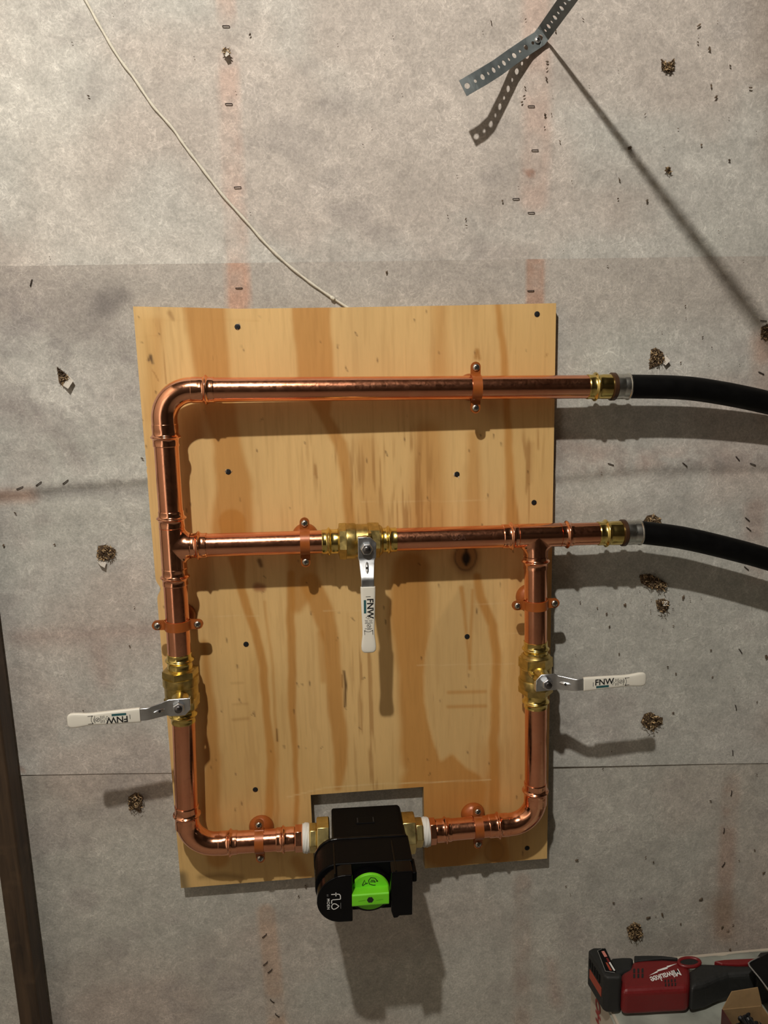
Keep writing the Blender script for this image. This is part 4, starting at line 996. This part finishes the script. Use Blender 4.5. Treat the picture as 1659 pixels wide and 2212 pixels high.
hose(h1, [P(1469, 837.5, 0.053), P(1555, 848.5, 0.050), P(1659, 870, 0.045), P(1790, 905, 0.040), P(1960, 965, 0.036), P(2200, 1070, 0.036)], 'upper black rubber hose leaving the top pipe to the right')
hose(h2, [P(1469, 1161, 0.062), P(1555, 1180, 0.064), P(1659, 1208, 0.066), P(1790, 1250, 0.066), P(1960, 1310, 0.062), P(2200, 1410, 0.055)], 'lower black rubber hose leaving the right tee to the right')

# ------------------------------------------------------------------ cord on the wall
cd = [(150, -60), (185, 0), (215, 55), (255, 122), (292, 172), (330, 228), (372, 276), (400, 316), (430, 355), (480, 420), (532, 478), (575, 527), (620, 570), (670, 610), (715, 641), (756, 668)]
cp = []
for i, (a, b) in enumerate(cd):
    q = on_wall(a, b, 0.0)[1]; cp.append(P(a, b, q + 0.0011 + 0.0006 * (i > 8)))
fine = []
for i in range(len(cp) - 1):
    p0, p1, p2, p3 = cp[max(0, i - 1)], cp[i], cp[i + 1], cp[min(len(cp) - 1, i + 2)]
    for k in range(6):
        t = k / 6; fine.append(0.5 * ((2 * p1) + (p2 - p0) * t + (2 * p0 - 5 * p1 + 4 * p2 - p3) * t * t + (3 * p1 - p0 - 3 * p2 + p3) * t ** 3))
fine.append(cp[-1])
cdo = thing('cord', 'thin off-white cord sagging across upper left wall to the board', 'cord', cp[-1])
part('strand', sharpen(mesh('strand', *tube(fine, [0.0017 + 0.00025 * math.sin(i * 1.3) for i in range(len(fine))], 8), M_cord), 60), cdo)
kc = P(719, 644, 0.0065); part('knot', sharpen(mesh('knot', *tube([kc + Vector((0.003 * (i - 3) / 3, 0, -0.002 * (i - 3) / 3)) for i in range(7)], [0.0008, 0.0021, 0.0027, 0.0023, 0.0027, 0.0021, 0.0008], 10), M_cord), 60), cdo)

# ------------------------------------------------------------------ perforated hanger strap
def hanger():
    key = [(P(1000, 191, 0.061), Vector((0.33, 0, -0.60))), (P(1022, 178, 0.061), Vector((0.33, 0, -0.60))), (P(1043, 166, 0.057), Vector((0.31, 0.05, -0.60))), (P(1075, 146, 0.040), Vector((0.31, 0.05, -0.60))), (P(1105, 124, 0.023), Vector((0.34, 0, -0.60))),
           (P(1140, 100, 0.010), Vector((0.38, 0, -0.60))), (P(1165, 84, 0.0075), Vector((0.45, 0, -0.58)))]
    b0 = key[-1][0] + Vector((0.0055, -0.0045, 0.0066))
    for d, tw in ((0.0, 0), (0.012, 0), (0.03, 3), (0.07, 6), (0.12, 11), (0.2, 17), (0.28, 23), (0.36, 30), (0.46, 38)):
        wv = Vector((0.80, 0, -0.60)); wv.rotate(Matrix.Rotation(math.radians(-tw + 4), 3, 'Y')); key.append((b0 + Vector((0.026 * d, -d, 0.016 * d)), wv))
    # resample by arc length
    acc = [0]
    for a, b in zip(key[:-1], key[1:]): acc.append(acc[-1] + (b[0] - a[0]).length)
    def at(s):
        for i in range(len(acc) - 1):
            if s <= acc[i + 1] or i == len(acc) - 2:
                t = (s - acc[i]) / (acc[i + 1] - acc[i]); return key[i][0].lerp(key[i + 1][0], t), key[i][1].lerp(key[i + 1][1], t)
    def pt(s, w):
        c, wv = at(min(max(s, 0), acc[-1])); c2, _ = at(min(acc[-1], s + 0.002)); c1, _ = at(max(0, s - 0.002)); t = (c2 - c1).normalized(); wv = (wv - t * wv.dot(t)).normalized(); return c + wv * w
    W = 0.0098; V, Fc = [], []; s = 0.0; k = 0; cell = 0.0118; nseg = 16
    while s + cell < acc[-1]:
        r = 0.0034 if k % 2 == 0 else 0.0021; mid = s + cell / 2; n0 = len(V)
        for i in range(nseg):
            a = 2 * math.pi * (i + 0.5) / nseg; ca, sa = math.cos(a), math.sin(a)
            V.append(pt(mid + r * ca, r * sa))
        for i in range(nseg):                       # square outline by max-norm projection
            a = 2 * math.pi * (i + 0.5) / nseg; ca, sa = math.cos(a), math.sin(a); m = max(abs(ca), abs(sa)); u, v = ca / m, sa / m
            if abs(abs(u) - abs(v)) < 0.45: u, v = math.copysign(1, u) if abs(u) > .5 else u, math.copysign(1, v) if abs(v) > .5 else v
            V.append(pt(mid + u * cell / 2, v * W))
        for i in range(nseg):
            j = (i + 1) % nseg; Fc.append((n0 + i, n0 + j, n0 + nseg + j, n0 + nseg + i))
        s += cell; k += 1
    me = mesh('perforated_band', V, Fc, M_galv)
    bm = bmesh.new(); bm.from_mesh(me); bmesh.ops.remove_doubles(bm, verts=bm.verts, dist=0.0004); bmesh.ops.recalc_face_normals(bm, faces=bm.faces); bm.to_mesh(me); bm.free()
    t = thing('hanger_strap', 'perforated grey metal hanger strap screwed to the upper wall', 'strap', key[6][0])
    o = part('perforated_band', me, t); so = o.modifiers.new('thick', 'SOLIDIFY'); so.thickness = 0.0009; so.offset = 0
    hd, rc = screw_meshes(0.0042, 0.0026, M_steel, M_slot)
    add_screw(t, P(1161, 86, 0.010), hd, rc, 0.4)
hanger()

# ------------------------------------------------------------------ dark wooden post at the left
zt_, v = ZC - 0.10, None
pv, pf = prism([(-0.461, -0.048, 0.0), (-0.4345, -0.048, 0.0), (-0.4325, -0.046, 0.0), (-0.4325, -0.012, 0.0), (-0.461, -0.012, 0.0)], (-0.013, 0, HW))
po = part('wooden_post', mesh('wooden_post', pv, pf, M_post), None, None, 0.002, 2, 30); tag(po, 'dark stained wooden post standing against the wall at lower left', 'post')

# ------------------------------------------------------------------ pale container under the saw
ZT = ZC - 0.912
crate = thing('storage_container', 'pale cloudy plastic container under the red saw', 'container', (0.56, -0.25, 0))
def rrect(x0, y0, x1, y1, r, n=7):
    pts = []
    for cx_, cy_, a0 in ((x1 - r, y1 - r, 0), (x0 + r, y1 - r, 90), (x0 + r, y0 + r, 180), (x1 - r, y0 + r, 270)):
        for i in range(n + 1):
            a = math.radians(a0 + 90 * i / n); pts.append((cx_ + r * math.cos(a), cy_ + r * math.sin(a)))
    return pts
bp = rrect(0.388, -0.52, 0.90, -0.047, 0.012)
v, f = prism([(x, y, 0.0) for x, y in bp], (0, 0, ZT - 0.004))
part('container_body', mesh('container_body', v, f, M_pail), crate)
# lid: crumpled film surface, gridded
xs = np.linspace(0.386, 0.902, 90); ys = np.linspace(-0.523, -0.046, 84); XX, YY = np.meshgrid(xs, ys)
def near_round(x, y): # rounded corners
    return x, y
ZZ = ZT - 0.002 + 0.0022 * (fbm(XX * 60, YY * 60, 101, 4) - 0.5) + 0.001 * np.abs(fbm(XX * 30 + 5, YY * 45, 111, 3) - 0.5)
edge = np.minimum.reduce([XX - 0.386, 0.902 - XX, YY + 0.523, -0.046 - YY]); ZZ = ZZ - 0.008 * np.exp(-(edge / 0.004) ** 1.0)
Vl = np.stack([XX, YY, ZZ], -1).reshape(-1, 3).tolist(); Fl = [(j * 90 + i, j * 90 + i + 1, (j + 1) * 90 + i + 1, (j + 1) * 90 + i) for j in range(83) for i in range(89)]
part('film_lid', mesh('film_lid', Vl, Fl, M_film, True), crate)
q = PX(1294, 2218, 0.3875)
part('lettering', text_mesh('HON', 0.026, M_redtxt, 0.0008, 0.0002), crate, basis(Vector((0.3872, q.y + 0.004, q.z)), Vector((0, 0.12, 0.99)).normalized(), Vector((0, -0.99, 0.12)).normalized() * -1 * -1, Vector((-1, 0, 0))))

# ------------------------------------------------------------------ reciprocating saw lying upside down
ZS = ZT + 0.044                                  # upper side of the tool body
saw = thing('reciprocating_saw', 'red and black cordless reciprocating saw lying on the pale container', 'power saw', PZ(1420, 2180, ZT))
def sprism(name, pts, ztop, zbot, mat, bev, label=None, segs=4, ang=40, par=None):
    v, f = prism([PZ(x, y, ztop) for x, y in pts], (0, 0, zbot - ztop)); o = part(name, mesh(name, v, f, mat), par or saw, None, bev, segs, ang)
    if label: o['label'] = label
    return o
zb = ZT + 0.003
sprism('motor_housing', [(1341, 2099), (1364, 2088), (1366, 2071), (1400, 2070), (1430, 2069), (1462, 2071), (1490, 2072), (1492, 2110), (1490, 2135), (1440, 2137), (1390, 2140), (1343, 2142), (1341, 2120)], ZS, zb, M_red, 0.011, 'red plastic motor housing')
sprism('rear_handle', [(1318, 2068), (1345, 2066), (1368, 2066), (1368, 2092), (1345, 2100), (1326, 2106)], ZS - 0.006, zb, M_boot, 0.005, 'black rear handle')
sprism('handle_overmould', [(1370, 2064), (1400, 2063.5), (1430, 2064), (1464, 2068), (1464, 2071), (1430, 2070), (1395, 2074), (1372, 2077)], ZS + 0.0012, zb + 0.01, M_boot, 0.002, 'black rubber strip on the housing')
sprism('front_boot', [(1489, 2094), (1512, 2078), (1546, 2079), (1590, 2082), (1640, 2082), (1690, 2082), (1690, 2100), (1634, 2102), (1576, 2106), (1556, 2112), (1527, 2125), (1491, 2134)], ZS + 0.002, zb, M_boot, 0.012, 'black rubber front boot')
sprism('release_strip', [(1542, 2075), (1566, 2072), (1634, 2069), (1636, 2080), (1600, 2083), (1560, 2082)], ZS + 0.0035, ZS - 0.012, M_red, 0.002, 'dark red strip on the boot')
# red ring with dark opening
rc_ = [PZ(1489 + 23 * math.cos(a) , 2079 + 9.5 * math.sin(a), ZS + 0.0012) for a in [2 * math.pi * i / 24 for i in range(24)]]
v, f = tube(rc_ + [rc_[0]], [0.0026] * 25, 10); part('ring_guard', sharpen(mesh('ring_guard', v, f, M_red), 60), saw)
hd = [PZ(1489 + 19 * math.cos(a), 2078.5 + 7 * math.sin(a), ZS + 0.0026) for a in [2 * math.pi * i / 24 for i in range(24)]]
part('ring_opening', mesh('ring_opening', *prism(hd, (0, 0, -0.002)), M_slot), saw)
# vents
vts = []
for r_, (vx, vy) in enumerate(((1370, 2097), (1370, 2108), (1437, 2119), (1438, 2127))):
    for k in range(3 if r_ < 2 else 4):
        a = 9 * k if r_ < 2 else 7 * k; w_ = 2.2 if r_ < 2 else 1.6; hh = 4.5 if r_ < 2 else 3
        vts.append(prism([PZ(vx + a + sx_ * w_, vy - 0.4 * k + sy_ * hh, ZS + 0.0004) for sx_, sy_ in ((-1, -1), (1, -1), (1, 1), (-1, 1))], (0, 0, -0.0004)))
tag(part('vent_slots', join_meshes('vent_slots', vts, M_slot, 0), saw), kind='stuff')
# white script, upside down, with its lightning flash
za = ZS + 0.0006
o0 = PZ(1470.5, 2098, za); o1 = PZ(1406, 2117, za); bx = (o1 - o0); Lw = bx.length; bx.normalize(); bz = Vector((0, 0, 1)); by = bz.cross(bx)
me = text_mesh('Milwaukee', 0.0150, M_white_ink, 0.00012, 0.0001, shear=0.3, spacing=0.9)
wmax = max(v.co.x for v in me.vertices)
part('lettering', me, saw, basis(o0, bx * (Lw / wmax), by * 1.1, bz))
bolt = [(1462, 2081.5), (1441, 2091), (1442.5, 2092.5), (1420, 2099), (1421, 2100.5), (1402, 2107.5), (1421, 2096.5), (1419, 2095.5), (1441, 2088.5), (1440, 2087)]
part('lightning_mark', mesh('lightning_mark', *prism([PZ(x, y, za) for x, y in bolt], (0, 0, 0.0001)), M_white_ink), saw)
# shoe: black plate with a bright rim at the nose
pl = [(1616, 2082), (1622, 2077), (1640, 2068), (1665, 2055), (1700, 2050), (1712, 2150), (1680, 2160), (1659, 2139), (1640, 2113)]
sprism('shoe_plate', pl, ZS + 0.035, ZS + 0.031, M_gloss, 0.001, 'black shoe plate with bright rim')
rm = [PZ(x, y, ZS + 0.0355) for x, y in [(1640, 2068), (1622, 2077), (1617, 2081), (1619, 2087), (1640, 2112), (1660, 2139), (1679, 2158)]]
part('shoe_rim', sharpen(mesh('shoe_rim', *tube(rm, [0.0011] * len(rm), 8), M_steel), 60), saw)
sprism('shoe_bracket', [(1634, 2064), (1642, 2054), (1662, 2052), (1690, 2052), (1690, 2075), (1640, 2076)], ZS + 0.030, zb, M_boot, 0.006)
# battery
zbt = ZT + 0.060
bat = bpy.data.objects.new('battery', None); put(bat, saw, Matrix.Translation(PZ(1310, 2120, ZT))); bat['label'] = 'black slide-in battery pack'
bq = [(1270, 2052), (1282, 2046), (1306, 2046), (1331, 2098), (1345, 2106), (1340, 2112), (1312, 2112), (1304, 2106)]
v, f = prism([PZ(x, y, zbt) for x, y in bq], (0, 0, ZT + 0.002 - zbt))
o = part('battery_case', mesh('battery_case', v, f, M_boot), bat, None, 0.006, 4, 30)
lb = [(1292, 2053), (1302, 2048.5), (1308, 2048), (1331, 2097), (1326, 2100), (1309, 2098)]
part('label_panel', mesh('label_panel', *prism([PZ(x, y, zbt + 0.0012) for x, y in lb], (0, 0, -0.002)), M_gloss), bat, None, 0.0006, 2)
rim = [PZ(x, y, zbt + 0.0016) for x, y in [(1300, 2050), (1291, 2054), (1308, 2098), (1328, 2101)]]
part('label_rim', mesh('label_rim', *tube(rim, [0.0005] * 4, 6), M_steel), bat)
def lbl(pts, mat, nm='label_print'):
    return part(nm, mesh(nm, *prism([PZ(x, y, zbt + 0.0016) for x, y in pts], (0, 0, -0.0003)), mat), bat)
lbl([(1299, 2055), (1305, 2054), (1312, 2066), (1306, 2067)], simple('pale_red_print', (0.55, 0.20, 0.16), 0.5))
lbl([(1309, 2069), (1313, 2069), (1318, 2078), (1313, 2078)], M_red)
lbl([(1315, 2079), (1318, 2078), (1329, 2096), (1326, 2097)], M_white_ink); lbl([(1308, 2079), (1312, 2079), (1322, 2096), (1317, 2096)], M_orange)
# coloured bar on the battery's left face
e0, e1 = PZ(1270, 2052, zbt), PZ(1304, 2106, zbt); fd = (e1 - e0).normalized(); fn = fd.cross(Vector((0, 0, 1))).normalized()
if fn.x > 0: fn = -fn
Lf = (e1 - e0).length; q0 = e0 + fn * 0.0006
bar = [q0 + fd * (Lf * a) + Vector((0, 0, -b)) for a, b in ((0.16, 0.026), (0.90, 0.026), (0.90, 0.040), (0.16, 0.040))]
part('indicator_bar', mesh('indicator_bar', *prism(bar, fn * -0.0015), M_orange), bat)['label'] = 'orange-red bar on the battery'
for k in range(5):
    s0 = q0 + fd * (Lf * (0.12 + 0.15 * k)); part('case_rib', mesh('case_rib', *prism([s0 + Vector((0, 0, -0.010)), s0 + fd * 0.004 + Vector((0, 0, -0.010)), s0 + fd * 0.004 + Vector((0, 0, -0.022)), s0 + Vector((0, 0, -0.022))], fn * -0.0022), M_black), bat)

# ------------------------------------------------------------------ carton of screws
zc0 = ZT + 0.002; zc1 = zc0 + 0.040
ctn = thing('screw_carton', 'open brown cardboard carton of black screws beside the saw', 'box', PZ(1600, 2200, zc0))
a0, a1 = PZ(1561, 2180, zc1), PZ(1646, 2172, zc1); dx_ = (a1 - a0).normalized(); dn = Vector((dx_.y, -dx_.x, 0)).normalized()
if dn.y > 0: dn = -dn
W_, L_ = (a1 - a0).length, 0.10; th = 0.0012
dn = (dn + dx_ * 0.28).normalized() if False else dn
def wallp(name, p, q, mat, z0=zc0, z1=zc1):
    n = (q - p).cross(Vector((0, 0, 1))).normalized() * th; v, f = prism([Vector((p.x, p.y, z0)), Vector((q.x, q.y, z0)), Vector((q.x, q.y, z1)), Vector((p.x, p.y, z1))], n); return part(name, mesh(name, v, f, mat), ctn)
b0, b1 = a0 + dn * L_, a1 + dn * L_
wallp('back_panel', a0, a1, M_card); wallp('left_panel', a0, b0, M_cardred); wallp('right_panel', a1, b1, M_card); wallp('front_panel', b0, b1, M_card)
v, f = prism([Vector((p.x, p.y, zc0 + 0.001)) for p in (a0, a1, b1, b0)], (0, 0, 0.001)); part('bottom_panel', mesh('bottom_panel', v, f, M_card), ctn)
fl = [a0 + Vector((0, 0, 0)), a1, a1 + Vector((0, 0.004, 0.025)) - dx_ * 0.005, a0 + Vector((0, 0.004, 0.022)) + dx_ * 0.014]
part('back_flap', mesh('back_flap', *prism(fl, dn * -th), M_card), ctn)['label'] = 'raised cardboard flap'
mid_ = a0.lerp(b0, 0.35); v = [mid_ + Vector((-0.0006, 0, 0)) + dn * s * 0.020 + Vector((0, 0, -zz)) for s, zz in ((0, 0.004), (1, 0.004), (1, 0.016), (0, 0.016))]
part('printed_patch', mesh('printed_patch', *prism(v, (-0.0004, 0, 0)), simple('pink_print', (0.45, 0.16, 0.15), 0.5)), ctn)
# the black screws: things, one shared mesh with its head and shank
scm = join_meshes('screw_body', [lathe_line((0, 0, 0), (0, 0, 1), [(0, 0.0040), (0.0008, 0.0040), (0.0030, 0.0016), (0.0300, 0.0014), (0.0345, 0.0003)], 8)], M_black_screw, 40)
for k in range(30):
    p = a0 + dx_ * random.uniform(0.014, W_ - 0.014) + dn * random.choice((0.008, 0.012, 0.050, 0.056)); p.z = zc0 + random.uniform(0.020, 0.036); away = (p - a0).dot(dn) < 0.04
    dd = dn if away else -dn; dd = dd.copy(); dd.rotate(Matrix.Rotation(random.uniform(-0.3, 0.3) * min(1, 1.5 * min((p - a0).dot(dx_), W_ - (p - a0).dot(dx_)) / W_), 3, 'Z')); dd.z = random.uniform(-0.25, 0.25)
    rot = Vector((0, 0, 1)).rotation_difference(dd.normalized()).to_matrix().to_4x4()
    o = part('loose_screw', scm, None, Matrix.Translation(p) @ rot)
    tag(o, 'loose black screw lying in the open cardboard carton', 'screw', 'black screws in the carton')
print('objects', len(bpy.data.objects))
